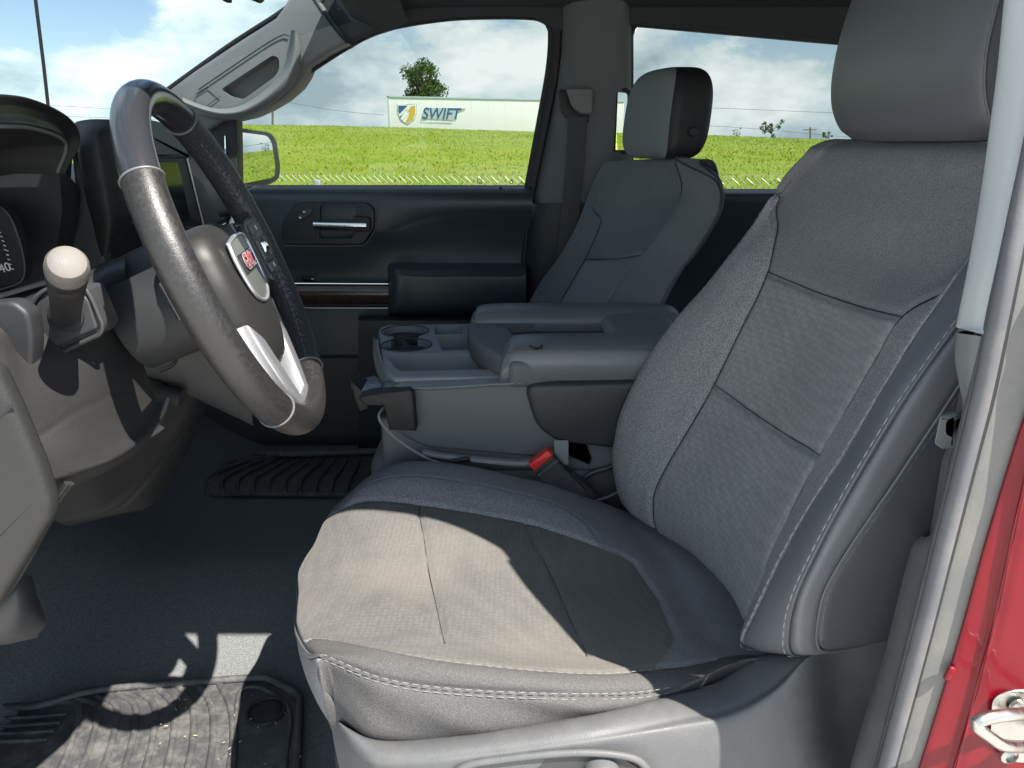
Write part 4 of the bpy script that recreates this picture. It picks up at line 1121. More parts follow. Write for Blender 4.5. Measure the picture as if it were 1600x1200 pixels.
# headrest: cloth face and darker rear half
def sq(v, e): return math.copysign(abs(v) ** e, v)
fm, nm_ = P(967, 178, Y=1.80), P(1045, 178, Y=1.585)
zt_, zb_ = P(1046, 101, Y=1.62).z, P(1041, 249, Y=1.62).z
hw_ = (nm_ - fm) * .5; hw_.z = 0; hd_ = Vector((.051, .004, 0)); hz_ = Vector((.008, 0, (zt_ - zb_) / 2))
hc = (fm + nm_) * .5 + Vector((.051, 0, 0)); hc.z = (zt_ + zb_) / 2
V, fr_, bk_ = [], [], []
nu_, nv_ = 56, 40
for j_ in range(nv_ + 1):
    ph = -math.pi / 2 + math.pi * j_ / nv_
    for i in range(nu_):
        th = 2 * math.pi * i / nu_
        x_ = sq(math.cos(ph), .42) * sq(math.cos(th), .40); y_ = sq(math.cos(ph), .42) * sq(math.sin(th), .40); z_ = sq(math.sin(ph), .55)
        x_ *= 1 - .05 * z_; y_ *= 1 - .10 * z_ * z_
        V.append(tuple(hc + hw_ * x_ + hd_ * y_ + hz_ * (z_ - .06 * x_ * x_)))
for j_ in range(nv_):
    for i in range(nu_):
        k = (i + 1) % nu_; f = (j_ * nu_ + i, j_ * nu_ + k, (j_ + 1) * nu_ + k, (j_ + 1) * nu_ + i)
        th = 2 * math.pi * (i + .5) / nu_
        (fr_ if math.sin(th) < -.62 or (math.cos(th) < 0 and math.sin(th) < .1) else bk_).append(f)
mesh_obj('headrest', V, fr_, M_PS3, ps); hb = mesh_obj('headrest_back', V, bk_, M_BLACK, ps)
for k in (28, 29): pass
Mb = frame(P(1083, 206, Y=1.555), (1, 0, 0), (0, 0, 1)); lathe('release_button', [(.009, -.01), (.009, .004), (.007, .006), (.002, .006)], Mb, M_BLACK, hb, n=16)
for x_ in (1033, 1070):
    q = P(x_, 244, Y=1.70); tube('headrest_post', [q + Vector((0, 0, .03)), q + Vector((0, 0, -.05))], .006, M_CHROME, ps, n=10)
# cushion of the passenger seat
pcs = [[(-.26, y, z) for y, z in ((1.44, .20), (1.46, .29), (1.55, .33), (1.69, .32), (1.84, .33), (1.93, .28))], [(-.22, y, z) for y, z in ((1.43, .22), (1.45, .33), (1.55, .36), (1.69, .345), (1.84, .36), (1.94, .30))],
       [(.0, y, z) for y, z in ((1.43, .2), (1.45, .33), (1.55, .36), (1.69, .34), (1.84, .36), (1.94, .30))], [(.25, y, z) for y, z in ((1.43, .2), (1.45, .30), (1.55, .32), (1.69, .30), (1.84, .32), (1.94, .28))]]
pcs = [[(x + .03, y, z - .12) for x, y, z in pcs[0]]] + pcs
loft('cushion', pcs, M_PS, ps, 40, 50)
rbox('seat_frame', (.02, 1.69, .12), (.46, .42, .2), .02, M_BLACK, ps)

# ================================================================ far front door
door = thing('passenger_door', 'dark door panel across the cab with chrome handle and brown trim strip', 'door', tuple(P(600, 700, Y=YF + .05)))
def drow(y, off, xs=(330, 385, 440, 500, 560, 620, 700, 780, 832)):
    return [P(x, y, Y=YF + (off[i] if isinstance(off, (list, tuple)) else off)) for i, x in enumerate(xs)]
dr = [drow(289, .055), drow(292, .03), drow(296, -.005), drow(306, -.028), drow(325, -.032), drow(360, [-.03, -.03, -.034, -.034, -.034, -.02, -.006, -.004, -.004]),
      drow(392, [-.025, -.022, -.02, -.02, -.012, .004, .01, .01, .01]), drow(430, .008), drow(480, .004), drow(520, -.002), drow(600, -.006), drow(760, -.01)]
dps = Surf(dr, 130, 130)
dps.groove(dps.line([(4.8, 0), (4.8, 2.0)], 60), .002, .003, -1 if dps.n[60, 60][1] > 0 else 1)
dps.groove(dps.line([(5.0, 4.9), (4.6, 5.4), (4.3, 6.2), (4.25, 8)], 90), .002, .003, -1 if dps.n[60, 60][1] > 0 else 1)
dps.build('door_panel', M_DOOR, door)
bez = [(440, 347), (463, 317), (574, 317), (585, 327), (585, 356), (570, 379), (562, 383), (449, 383), (440, 374)]
hbz = px_prism('handle_bezel', fillet(bez, [8, 10, 8, 8, 8, 8, 6, 8, 8]), YF - .046, .03, M_DOORL, door, bev=.004)
cut(hbz, [px_prism('c', fillet([(494, 322), (550, 322), (552, 360), (546, 376), (492, 376)], 6), YF - .09, .07, M_DOORL, None, bev=0)])
tube('bezel_edge', [P(x, y, Y=YF - .047) for x, y in [(446, 384), (500, 384.5), (562, 384), (572, 380), (586, 358), (586.5, 328)]], .0015, M_PLASTG, hbz, n=6, samples=30)
px_prism('handle_well', fillet([(494, 322), (550, 322), (552, 360), (546, 376), (492, 376)], 6), YF - .018, .004, M_BLACK, hbz, bev=0)
px_prism('lock_switch', fillet([(466, 336), (478, 326), (488, 326), (486, 334), (470, 344)], 3), YF - .05, .006, M_DOOR, hbz, bev=.001)
for (x, y) in ((475, 331), (469, 340)):
    rbox('switch_mark', P(x, y, Y=YF - .0515), (.006, .001, .004), 0, M_WHITE, hbz, rot=(0, .3, 0))
hd = Surf([[P(x, 345 + a_ + (x - 489) * .02, Y=YF - .066 + o) for x in (489, 500, 530, 560, 572)] for a_, o in ((0, .018), (.5, .004), (4, -.004), (9, -.004), (13, .004), (14.5, .018))], 24, 30)
hd.build('door_handle', M_CHROME, door)
px_prism('handle_pivot', fillet([(552, 338), (578, 340), (578, 362), (552, 362)], 4), YF - .062, .03, M_BLACK, door, bev=.003)
loft('brown_trim', [[P(x, y, Y=YF + o) for x in (400, 455, 520, 580, 612, 621)] for y, o in ((441, .02), (442, -.012), (446, -.028), (457, -.04), (468, -.036), (476, -.022), (480, .0))], M_WOOD, door, 24, 30)
tube('trim_edge', [P(x, y, Y=YF - .03) for x, y in ((400, 442), (455, 443), (540, 443.5), (620, 444))], .0022, M_CHROME, door, n=6)
tube('trim_edge', [P(x, y, Y=YF - .012) for x, y in ((400, 470), (455, 478), (482, 481), (540, 481.5), (618, 481.5))], .0018, M_SILVER, door, n=6, samples=30)
px_prism('trim_cap', fillet([(612, 440), (623, 441), (623, 482), (612, 483)], 3), YF - .03, .04, M_BLACK, door, bev=.003)
arx = [606, 616, 650, 720, 790, 822]
loft('armrest', [[P(x, y + (3 if x < 610 else 0), Y=YF + (o if x > 612 else o * .3)) for x in arx] for y, o in ((411, .02), (413, -.02), (418, -.075), (427, -.095), (436, -.10), (460, -.098), (482, -.085), (492, -.04), (496, .0))], M_DOOR, door, 40, 40)
tube('armrest_seam', [P(x, y, Y=YF - .1) for x, y in ((607, 419), (615, 427), (640, 430.5), (720, 431), (815, 431))], .0018, M_BLACK, door, n=6, samples=30)
loft('map_pocket', [[P(x, y, Y=YF + o) for x in (560, 600, 640, 720, 800, 840)] for y, o in ((493, .0), (495, -.05), (500, -.08), (508, -.085), (560, -.08), (640, -.07), (760, -.06))], M_DOORL, door, 30, 20)
px_prism('window_switch', fillet([(470, 434), (492, 434), (490, 439), (474, 439)], 2), YF - .012, .01, M_GLOSS, door, bev=.001)
tube('lock_pin', [P(782, 303, Y=YF + .0), P(782, 292, Y=YF + .0)], .004, M_BLACK, door, n=8)
px_prism('pane', [(330, 300), (330, 180), (400, 160), (470, 118), (545, 70), (600, 44), (690, 28), (770, 24), (838, 26), (857, 36), (862, 55), (858, 110), (842, 200), (825, 296)], YF + .045, .004, M_GLASS, door, bev=0)
for (x, y, r_) in ((749, 283, .006), (799, 284, .004)):
    Mq = frame(P(x, y, Y=YF + .044), (1, 0, 0), (0, 0, 1))
    tube('glass_mark', [Mq @ Vector((r_ * math.cos(a_), r_ * math.sin(a_), 0)) for a_ in np.linspace(0, 6.283, 14)], .0011, M_BLACK, door, n=5)
rbox('door_skin', ((P(330, 300, Y=YF).x + P(825, 300, Y=YF).x) / 2, YF + .12, .2), (1.0, .03, 1.0), .01, M_REDP, door)
px_prism('mirror_sail', [(300, 190), (325, 204), (346, 189.5), (369, 187), (371, 289), (386, 291), (386, 303), (300, 303)], YF - .012, .05, M_BLACK, door, bev=.003)

rd2 = thing('rear_passenger_door', 'dark rear door panel behind the far front seat with a tinted window', 'door', tuple(P(1150, 600, Y=YF)))
loft('door_panel', [[P(x, y, Y=YF + o) for x in (975, 1100, 1250, 1400, 1560)] for y, o in ((295, .05), (298, .02), (302, -.02), (310, -.03), (340, -.025), (440, .0), (560, -.01), (760, -.01))], M_DOOR, rd2, 60, 20)
px_prism('pane', [(968, 300), (960, 130), (985, 60), (1002, 36), (1290, 60), (1560, 84), (1560, 300)], YF + .045, .004, M_GLASSR, rd2, bev=0)
rbox('door_skin', (.85, YF + .12, .2), (1.05, .03, 1.0), .01, M_REDP, rd2)

# ---- outside mirror
om = thing('side_mirror', 'dark framed outside mirror reflecting grass and sky beyond the far door', 'mirror', tuple(P(400, 290, X=-.76)))
mo = fillet([(352, 200), (372, 199), (425, 207), (433, 220), (439, 262), (437, 281), (420, 290), (380, 298), (352, 298)], [4, 6, 9, 8, 8, 8, 8, 6, 4])
hs_ = prism('housing', [P(x, y, X=-.75) for x, y in mo], (-.12, .02, .0), M_BLACK, om, bev=.006, seg=3)
mi = fillet([(352, 206), (372, 206), (417, 212), (424, 222), (429, 260), (427, 277), (376, 287), (352, 288)], 5)
g_ = [P(x, y, X=-.7475) for x, y in mi]
cg = sum(g_, Vector()) / len(g_)
M_MIRROR = mat('mirror glass', (.82, .86, .86), .015, metal=1.0)
Nz = .030
prism('mirror_glass', [p + Vector((-(p.z - cg.z) * Nz * 1.0 + .002, 0, 0)) for p in g_], (-.003, 0, 0), M_MIRROR, om, bev=0)

ant = tube('antenna_mast', [P(52, -30, Y=2.0), P(58, 20, Y=2.0), P(68, 100, Y=2.0), P(78, 190, Y=2.0), P(84, 260, Y=2.0)], .0042, M_BLACK, None, n=8)
tag(ant, 'thin black radio antenna mast in front of the windshield', 'antenna')
# bonnet in front of the windshield, below the line of sight
loft('bonnet', [[(x, .33, z - .06), (x, .5, z), (x, 1.27, z + .04), (x, 2.05, z), (x, 2.2, z - .06)] for x, z in ((-1.2, .70), (-1.6, .66), (-2.2, .58), (-2.5, .45))], M_REDP, truck, 12, 16)

# ================================================================ centre console (folded middle seat)
con = thing('center_console', 'grey fold down centre console with cup holders and padded armrest', 'console', (0, 1.31, 0))
ZT = .478
def PZ(x, y, Z=ZT): return P(x, y, Z=Z)
tray_o = fillet([(590, 512), (606, 507), (760, 504), (800, 588), (612, 590), (600, 580)], [8, 8, 3, 3, 14, 10])
tray = prism('tray', [PZ(x, y) for x, y in tray_o], (0, 0, -.07), M_TRAY, con, bev=.006, seg=3)
def zcut(poly, r, depth, Z=ZT):
    return prism('c', [P(x, y, Z=Z) + Vector((0, 0, .02)) for x, y in fillet(poly, r)], (0, 0, -depth - .02), M_TRAY, None)
def circ_cut(cx, cy, r_, depth):
    c = PZ(cx, cy); return lathe('c', [(r_ * .96, -depth), (r_, -.01), (r_, .03)], Matrix.Translation(c), M_TRAY, None, n=40)
c1, c2 = PZ(633, 517.5), PZ(635, 539)
cutters = [circ_cut(633, 517.5, .043, .06), circ_cut(635, 539, .043, .062)]
mid_ = (c1 + c2) / 2
cutters.append(rbox('c', mid_ + Vector((0, 0, -.02)), (.05, (c1 - c2).length * .7, .085), .0, M_TRAY, None))
cutters.append(zcut([(680, 508.5), (722, 508), (724, 521.5), (679, 522.5)], 2, .05))
cutters.append(zcut([(682, 524.5), (735, 523), (762, 546.5), (690, 547.5)], 3, .055))
cutters.append(zcut([(602, 553), (748, 551), (764, 577), (622, 580)], [5, 4, 4, 8], .055))
cut(tray, cutters)
M_TRAYIN = mat('dark tray liner', (.05, .05, .055), .5, bump=.3, bscale=900)
for nm, poly in (('bin_liner', [(680, 508.5), (722, 508), (724, 521.5), (679, 522.5)]), ('bin_liner', [(682, 524.5), (735, 523), (762, 546.5), (690, 547.5)])):
    prism(nm, [PZ(x, y) + Vector((0, 0, -.049)) for x, y in poly], (0, 0, .004), M_TRAYIN, tray)
for c in (c1, c2):
    lathe('cup_liner', [(.0415, -.06), (.0425, -.012), (.040, -.012), (.039, -.057), (.002, -.056)], Matrix.Translation(c), M_TRAYIN, tray, n=36)
    tube('cup_rim', [c + Vector((.0475 * math.cos(a_), .0475 * math.sin(a_), .0008)) for a_ in np.linspace(0, 6.283, 40)], .0016, M_PLAST, tray, n=6)
fg = (c1 + c2) / 2
lathe('cup_divider', [(.017, -.06), (.016, -.02), (.013, -.008), (.007, -.002), (.001, 0)], Matrix.Translation(fg), M_BLACK, tray, n=20)
pap = prism('paper_scrap', [PZ(x, y) + Vector((0, 0, -.03 + i_ * .004)) for i_, (x, y) in enumerate([(611, 546), (619, 538), (625, 540), (629, 547), (620, 551)])], (0, 0, .001), M_WHITE)
tag(pap, 'crumpled white paper scrap in the near cup holder', 'paper')
tube('bin_inset', [PZ(x, y) + Vector((0, 0, -.045)) for x, y in ((690, 578), (692, 571), (720, 570), (728, 577))], .002, M_PLAST, tray, n=6)
# sloped rim skirt round the tray
sk_t = [(589, 528), (590, 545), (597, 568), (607, 582), (640, 584), (700, 583), (760, 581), (790, 584)]
sk_b = [(583, 530), (584, 560), (592, 590), (606, 604), (640, 608), (700, 607), (760, 603), (812, 601)]
Yt = [1.44, 1.36, 1.24, 1.18, 1.168, 1.168, 1.168, 1.16]; Yb = [1.45, 1.36, 1.23, 1.155, 1.13, 1.128, 1.128, 1.128]
loft('tray_skirt', [[PZ(x, y - 1) + Vector((.002, .004, -.002)) for x, y in sk_t], [PZ(x, y) + Vector((-.001, -.002, -.003)) for x, y in sk_t], [P(x, y - 4, Y=Y) for (x, y), Y in zip(sk_b, Yb)], [P(x, y, Y=Y) for (x, y), Y in zip(sk_b, Yb)], [P(x + 1, y + 3, Y=Y + .02) for (x, y), Y in zip(sk_b, Yb)]], M_TRAY, con, 24, 60)
# side body
M_CONB = mat('console side vinyl', (.115, .123, .126), .55, spec=.35, bump=.2, bscale=700)
sb = fillet([(590, 612), (600, 600), (880, 598), (880, 700), (930, 722), (850, 716), (760, 709), (662, 700), (626, 681), (606, 655)], [10, 6, 4, 10, 8, 14, 20, 20, 20, 16])
px_prism('side_body', sb, 1.138, .03, M_CONB, con, bev=.008, seg=3)
rbox('inner_body', (.03, 1.31, .36), (.50, .33, .10), .01, M_CONB, con)
hbx = fillet([(818, 602), (1060, 596), (1060, 712), (872, 692), (838, 668)], [22, 14, 14, 26, 26])
px_prism('hinge_base', [(880, 690), (1020, 696), (1020, 735), (905, 728)], 1.15, .02, M_CONB, con, bev=.003)
px_prism('hinge_cover', hbx, 1.122, .36, M_PLAST, con, bev=.008, seg=3)
# armrest lid
lid_o = fillet([(729, 506), (744, 492), (1000, 484), (1045, 500), (1040, 548), (800, 566), (752, 542), (734, 526)], [6, 8, 8, 8, 6, 8, 8, 6])
lid = prism('armrest_lid', [P(x, y, Z=.512) for x, y in lid_o], (0, 0, -.045), M_CONB, con, bev=.010, seg=3)
cut(lid, [prism('c', [P(x, y, Z=.512) + Vector((0, 0, .02)) for x, y in fillet([(788, 507), (960, 500), (982, 512), (978, 519), (800, 523)], [2, 6, 6, 3, 2])], (0, 0, -.04), M_CONB, None)])
prism('lid_tray', [P(x, y, Z=.512) + Vector((0, 0, -.0185)) for x, y in [(788, 507), (960, 500), (982, 512), (978, 519), (800, 523)]], (0, 0, .002), M_TRAYIN, lid)
def pad(name, Ya, Yb_, x0, x1, ztop, zlow, front_z):
    w = Yb_ - Ya; rowsP = []
    for x, k, dz in ((x0 - .012, .0, -.045), (x0 - .010, .55, -.02), (x0, .86, -.006), (x0 + .03, 1.0, 0), ((x0 + x1) / 2, 1.0, .002), (x1 - .03, 1.0, .0), (x1, .9, -.01), (x1 + .012, .5, -.045)):
        s_ = k
        m_ = (Ya + Yb_) / 2
        def q(y, z): return (x, m_ + (y - m_) * (.75 + .25 * s_), zlow + (z + dz - zlow) * max(s_, .05))
        rowsP.append([q(Ya + .004, zlow), q(Ya - .004, zlow + .018), q(Ya - .005, ztop - .022), q(Ya + .004, ztop - .006), q(Ya + .02, ztop), q(m_, ztop + .002), q(Yb_ - .014, ztop - .002), q(Yb_ - .002, ztop - .012), q(Yb_, zlow + .02)])
    s_ = Surf(rowsP, 60, 50); s_.build(name, M_CONB if False else M_PAD, con)
    return s_
M_PAD = mat('padded vinyl', (.145, .158, .16), .34, spec=.45, bump=.35, bscale=600)
xl = P(790, 566, Y=1.14).x
s_ = pad('armrest_pad', 1.135, 1.245, xl, .30, .532, .474, .5)
tube('pad_seam', s_.line([(2.2, 3.2), (3, 3.0), (4, 3.0), (5, 3.0), (6, 3.1)], 60) + np.array((0, -.0008, .0004)), .0014, M_PIPING, con, n=6)
tube('pad_seam', s_.line([(2.2, 3.2), (1.7, 2.6), (1.4, 1.6), (1.3, .8)], 30), .0014, M_PIPING, con, n=6)
pad('armrest_pad', 1.395, 1.49, P(742, 490, Y=1.45).x, .33, .534, .474, .5)
loft('armrest_back', [[(x, y, z) for y in (1.2, 1.28, 1.36, 1.44)] for x, z in ((.17, .512), (.185, .526), (.23, .531), (.30, .525), (.33, .48))], M_PAD, con, 20, 10)
rl = np.array([tuple(P(x, y, Z=.533)) for x, y in ((828, 540), (838, 545), (846, 543), (846, 540))]); tube('release_tab', rl, .0022, M_PLAST, con, n=6)
# latch bracket at the front
lt = prism('latch_plate', [P(x, y, Z=.452) for x, y in fillet([(548, 595), (586, 586), (622, 612), (577, 619)], 2)], (0, 0, -.016), mat('bright latch plastic', (.20, .21, .22), .3, spec=.6), con, bev=.002)
px_prism('latch_side', [(573, 617), (640, 609), (645, 613), (650, 674), (608, 672), (600, 635), (572, 634), (560, 622)], 1.112, .035, M_DASH, lt, bev=.003)
px_prism('latch_front', [(549, 596), (576, 620), (576, 640), (562, 644), (552, 622)], 1.16, .06, M_DASH, lt, bev=.003)
# middle seat base below, and the loose strap
rbox('seat_base', (.02, 1.315, .19), (.54, .33, .30), .045, mat('middle seat vinyl', (.11, .12, .12), .6, bump=.2, bscale=700), con, seg=4)
tube('strap', [P(x, y, Y=Y) for x, y, Y in ((600, 636, 1.13), (592, 648, 1.11), (598, 664, 1.105), (625, 690, 1.105), (665, 715, 1.108), (690, 724, 1.11))], .0022, M_WEB, con, n=8, samples=40, flat=1)
loft('strap_band', [[P(x, y + d, Y=Y + (.012 if d < 0 else 0)) for d in (-5, 0, 5)] for x, y, Y in ((660, 706, 1.118), (700, 713, 1.112), (760, 719, 1.108), (810, 723, 1.105), (850, 720, 1.105))], M_WEB, con, 20, 6)
px_prism('strap_slot', fillet([(704, 720), (732, 716), (736, 722), (708, 727)], 2), 1.102, .01, M_GLOSS, con, bev=.001)

# ---- belt buckle beside the driver cushion
bk = thing('belt_buckle', 'black seat belt buckle with red release button between seat and console', 'seat belt buckle', tuple(P(880, 780, Y=1.105)))
px_prism('body', fillet([(834, 737), (865, 713), (885, 736), (916, 766), (918, 790), (890, 800), (862, 776)], [2, 3, 8, 8, 5, 5, 6]), 1.088, .024, M_PLAST, bk, bev=.004)
px_prism('release_button', fillet([(826.5, 727), (856, 704), (865, 712), (834, 737)], 1.5), 1.09, .02, M_REDB, bk, bev=.002)
tube('body_groove', [P(x, y, Y=1.0875) for x, y in ((840, 744), (872, 719))], .0012, M_PLASTG, bk, n=6)
tube('body_groove', [P(x, y, Y=1.0875) for x, y in ((858, 762), (880, 746))], .0012, M_BLACK, bk, n=6)
tube('boot', [P(886, 742, Y=1.105), P(903, 760, Y=1.108), P(918, 780, Y=1.112), P(930, 805, Y=1.115)], [.012, .017, .019, .019], M_PLAST, bk, n=14, samples=20)
loft('webbing', [[P(x, y, Y=1.116) for x in (866, 877, 888)] for y in (688, 700, 712, 726)], M_WEB, bk, 10, 6)
# plastic hinge skirt of the driver seat behind the buckle
tube('hinge_skirt', [P(905, 762, Y=1.13), P(915, 745, Y=1.135), P(930, 737, Y=1.135), P(950, 731, Y=1.135), P(975, 720, Y=1.14)], .0045, M_PLAST, seat, n=8, samples=24)
px_prism('hinge_plate', fillet([(895, 770), (915, 742), (975, 722), (1010, 730), (1010, 800), (925, 800)], 6), 1.138, .01, M_PLAST, seat, bev=.002)
tube('skirt_rim', [P(905, 783, Y=1.10), P(930, 782, Y=1.10), P(955, 774, Y=1.10), P(985, 757, Y=1.10)], .002, M_PLASTG, seat, n=6, samples=20)

# ---- near belt strap with its latch plate
nb = thing('seat_belt', 'dark strap and grey latch plate hanging beside the near door pillar', 'seat belt', tuple(P(1475, 690, Y=.535)))
loft('strap', [[P(x0, y, Y=.545), P((x0 + x1) / 2, y, Y=.538), P(x1, y, Y=.545)] for x0, x1, y in ((1506, 1530, 560), (1498, 1522, 620), (1482, 1505, 690), (1472, 1495, 720), (1462, 1486, 780), (1450, 1474, 850), (1440, 1465, 920))], M_WEBD, nb, 30, 8)
lpz = prism('latch_plate', [P(x, y, Y=.528) for x, y in fillet([(1467, 650), (1492, 648), (1496, 656), (1484, 660), (1484, 676), (1494, 678), (1492, 700), (1470, 703), (1458, 694)], 4)], (.012, .01, 0), M_TRIMGR, nb, bev=.003)

# ================================================================ floor mats
mt = thing('floor_mat', 'dirty black rubber floor mat with wheel shadow in the near footwell', 'floor mat', tuple(P(250, 1150, Z=.006)))
mo_ = [(-160, 1112), (0, 1106), (60, 1103), (140, 1081), (240, 1070), (330, 1064), (400, 1059), (420, 1061), (466, 1086), (468, 1100), (462, 1290), (-200, 1310)]
prism('mat_base', [P(x, y, Z=.014) for x, y in mo_], (0, 0, -.008), M_MAT, mt, bev=.002)
tube('mat_rim', [P(x, y, Z=.018) for x, y in mo_[:-2] + [(464, 1180), (460, 1290)]], .006, M_MAT, mt, n=8, samples=80)
tube('mat_rim', [P(x, y, Z=.016) for x, y in ((440, 1290), (446, 1190), (452, 1110), (415, 1078), (390, 1074), (372, 1090), (366, 1200), (360, 1290))], .0035, M_MAT, mt, n=8, samples=60)
xw = [P(x, 1150, Z=.016).x for x in (20, 350)]
for i in range(9):
    x = xw[0] + .06 + (xw[1] - xw[0] - .06) * i / 8.5
    tube('mat_rib', [(x + .05, .78, .0125), (x + .03, .86, .0125), (x, .93, .0125), (x - .04, .985 - .006 * (8 - i), .0125)], .006, M_MAT, mt, n=8, samples=24)
for i in range(4):
    tube('mat_rib', [P(-160, 1124 + i * 12, Z=.016), P(20, 1122 + i * 12, Z=.016), P(105 - i * 10, 1116 + i * 13, Z=.016)], .003, M_MAT, mt, n=8, samples=20)
cm = P(416, 1112, Z=.016)
lathe('mat_retainer', [(.030, 0), (.029, .004), (.026, .004), (.025, .001), (.022, .003), (.012, .0045), (.003, .003)], Matrix.Translation(cm), M_BLACK, mt, n=36)
deb = []
for i in range(26):
    q = P(rng.uniform(240, 520), rng.uniform(1080, 1200), Z=.022); a_ = rng.random() * 6.28; l_ = rng.uniform(.001, .006)
    deb.append(tube_geo([q, q + Vector((math.cos(a_) * l_, math.sin(a_) * l_, .001))], .0005, 4))
tag(joined('debris', deb, mat('dry straw', (.42, .37, .26), .8)), 'bits of dry straw scattered on the near floor mat', 'debris', kind='stuff')

pm = thing('floor_mat', 'ribbed black rubber mat in the far footwell under the console', 'floor mat', tuple(P(420, 745, Z=.02)))
po = [(262, 770), (300, 745), (380, 722), (440, 712), (560, 706), (640, 706), (640, 772), (500, 771)]
prism('mat_base', [P(x, y, Z=.018) for x, y in po], (0, 0, -.010), M_MAT, pm, bev=.002)
tube('mat_rim', [P(x, y, Z=.03) for x, y in ((395, 706), (450, 709), (520, 707), (640, 703))], .010, M_MAT, pm, n=8, samples=30)
for i in range(13):
    k = i / 12; xb = 300 + 290 * k
    tube('mat_rib', [P(xb, 769, Z=.022), P(xb - 2 + 8 * k, 750, Z=.023), P(xb + 22 - 10 * k, 735, Z=.023), P(xb + 70 - 60 * k, 718, Z=.022)], .004, M_MAT, pm, n=6, samples=16)

# ================================================================ dashboard
dash = thing('dashboard', 'charcoal dashboard with instrument hood and dusty knee panel', 'dashboard', (-.7, 1.2, 0))
Yc = [.50, .62, .72, .82, .92, 1.0, 1.04, 1.05, 1.055, 1.06]
def dr_(pts, dx=0, dz=0): return [P(x, y, Y=Y) + Vector((dx, 0, dz)) for (x, y), Y in zip(pts, Yc)]
r1 = [(-280, 180), (-90, 152), (0, 147), (45, 155), (85, 173), (108, 192), (117, 213), (114, 232), (101, 256), (93, 272)]
r2 = [(-280, 192), (-90, 166), (0, 163), (42, 168), (80, 183), (100, 198), (109, 214), (108, 230), (98, 252), (91, 268)]
r3 = [(-280, 204), (-90, 180), (0, 179), (40, 182), (75, 191), (95, 203), (104, 217), (103, 232), (96, 250), (90, 266)]
r4 = [(-280, 222), (-90, 196), (0, 196), (40, 198), (72, 206), (92, 214), (101, 224), (100, 237), (94, 252), (88, 268)]
loft('instrument_hood', [dr_(r1, -.30, -.03), dr_(r1, -.12, -.002), dr_(r1), dr_(r2), dr_(r3), dr_(r4), dr_(r4, -.05, -.002), dr_(r4, -.16, -.02)], M_DASHD, dash, 60, 60)
tube('hood_edge', dr_([(x, y + 1) for x, y in r4], .002), .0022, M_TRIMGR, dash, n=8, samples=60)
px_prism('cluster_well', [(-120, 170), (70, 200), (104, 225), (99, 262), (97, 330), (88, 400), (74, 447), (-120, 480)], 1.075, .02, M_DASHD, dash, bev=0)
cl = thing('instrument_cluster', 'dark instrument cluster with white gauge figures behind the stalk', 'instrument cluster', tuple(P(0, 400, Y=1.0)))
px_prism('cluster_face', fillet([(-120, 300), (-10, 318), (14, 336), (30, 375), (38, 410), (36, 434), (20, 446), (-120, 478)], 8), 1.0, .02, M_BLACK, cl, bev=.002)
tube('lens_edge', [P(x, y, Y=.998) for x, y in ((-40, 306), (-10, 318), (14, 336), (30, 375), (38, 410), (36, 434), (20, 446), (-40, 464))], .0012, M_PLASTG, cl, n=6, samples=40)
Mt = frame(P(3, 420, Y=.996), Vector((1, 0, .25)), Vector((-.25, 0, 1)))
text('gauge_figures', '140', Mt, .017, M_WHITE, cl, extrude=.0004)
for i in range(9):
    t_ = i / 8; rbox('gauge_tick', P(-2 + 20 * t_ ** .8, 362 + 58 * t_, Y=.997), (.006 if i % 4 == 0 else .0035, .0006, .0012), 0, M_WHITE, cl, rot=(0, .5 - .3 * t_, 0))
tube('cluster_trim', [P(x, y, Y=.97) for x, y in ((-80, 486), (0, 462), (40, 450), (82, 438))], .0035, M_TRIMGR, dash, n=8, samples=20)
# pale textured cheek of the binnacle
ck = [[P(x, y, Y=Y) for x, y, Y in r_] for r_ in (
    [(92, 266, 1.06), (108, 276, 1.075), (119, 288, 1.09), (122, 292, 1.11)], [(95, 300, 1.06), (108, 302, 1.075), (122, 305, 1.09), (126, 307, 1.11)],
    [(97, 335, 1.065), (106, 338, 1.075), (119, 342, 1.09), (124, 344, 1.11)], [(90, 385, 1.065), (98, 387, 1.075), (108, 390, 1.09), (114, 392, 1.11)], [(74, 447, 1.06), (82, 447, 1.075), (92, 448, 1.09), (98, 449, 1.11)])]
loft('binnacle_cheek', ck, M_DASH, dash, 30, 12)
px_prism('binnacle_side', [(112, 235), (124, 262), (150, 330), (172, 452), (60, 470), (104, 350), (118, 300)], 1.10, .02, M_DASHD, dash, bev=.002)
# stitched pad to the right of the binnacle
pd = [[P(x, y, Y=Y) for x, y, Y in r_] for r_ in (
    [(112, 200, 1.14), (120, 190, 1.13), (150, 186, 1.12), (184, 189, 1.16), (200, 196, 1.22)],
    [(116, 214, 1.12), (124, 212, 1.10), (152, 208, 1.09), (186, 212, 1.14), (204, 220, 1.20)],
    [(118, 250, 1.11), (128, 250, 1.09), (158, 250, 1.085), (190, 252, 1.13), (206, 256, 1.19)],
    [(128, 300, 1.11), (138, 300, 1.09), (166, 300, 1.085), (193, 300, 1.12), (210, 302, 1.19)],
    [(142, 350, 1.11), (150, 350, 1.09), (174, 350, 1.085), (194, 345, 1.12), (208, 342, 1.18)],
    [(150, 400, 1.12), (158, 400, 1.10), (170, 396, 1.10), (182, 380, 1.13), (192, 372, 1.18)])]
pds = Surf(pd, 60, 50)
pds.build('dash_pad', M_DASH, dash)
stl = pds.line([(.7, 2.75), (1.2, 2.62), (2, 2.7), (3, 2.95), (3.9, 3.0)], 60)
stitches('stitching', stl + np.array((-.001, -.002, .0)), M_THREAD, dash, L=.006, gap=.004)
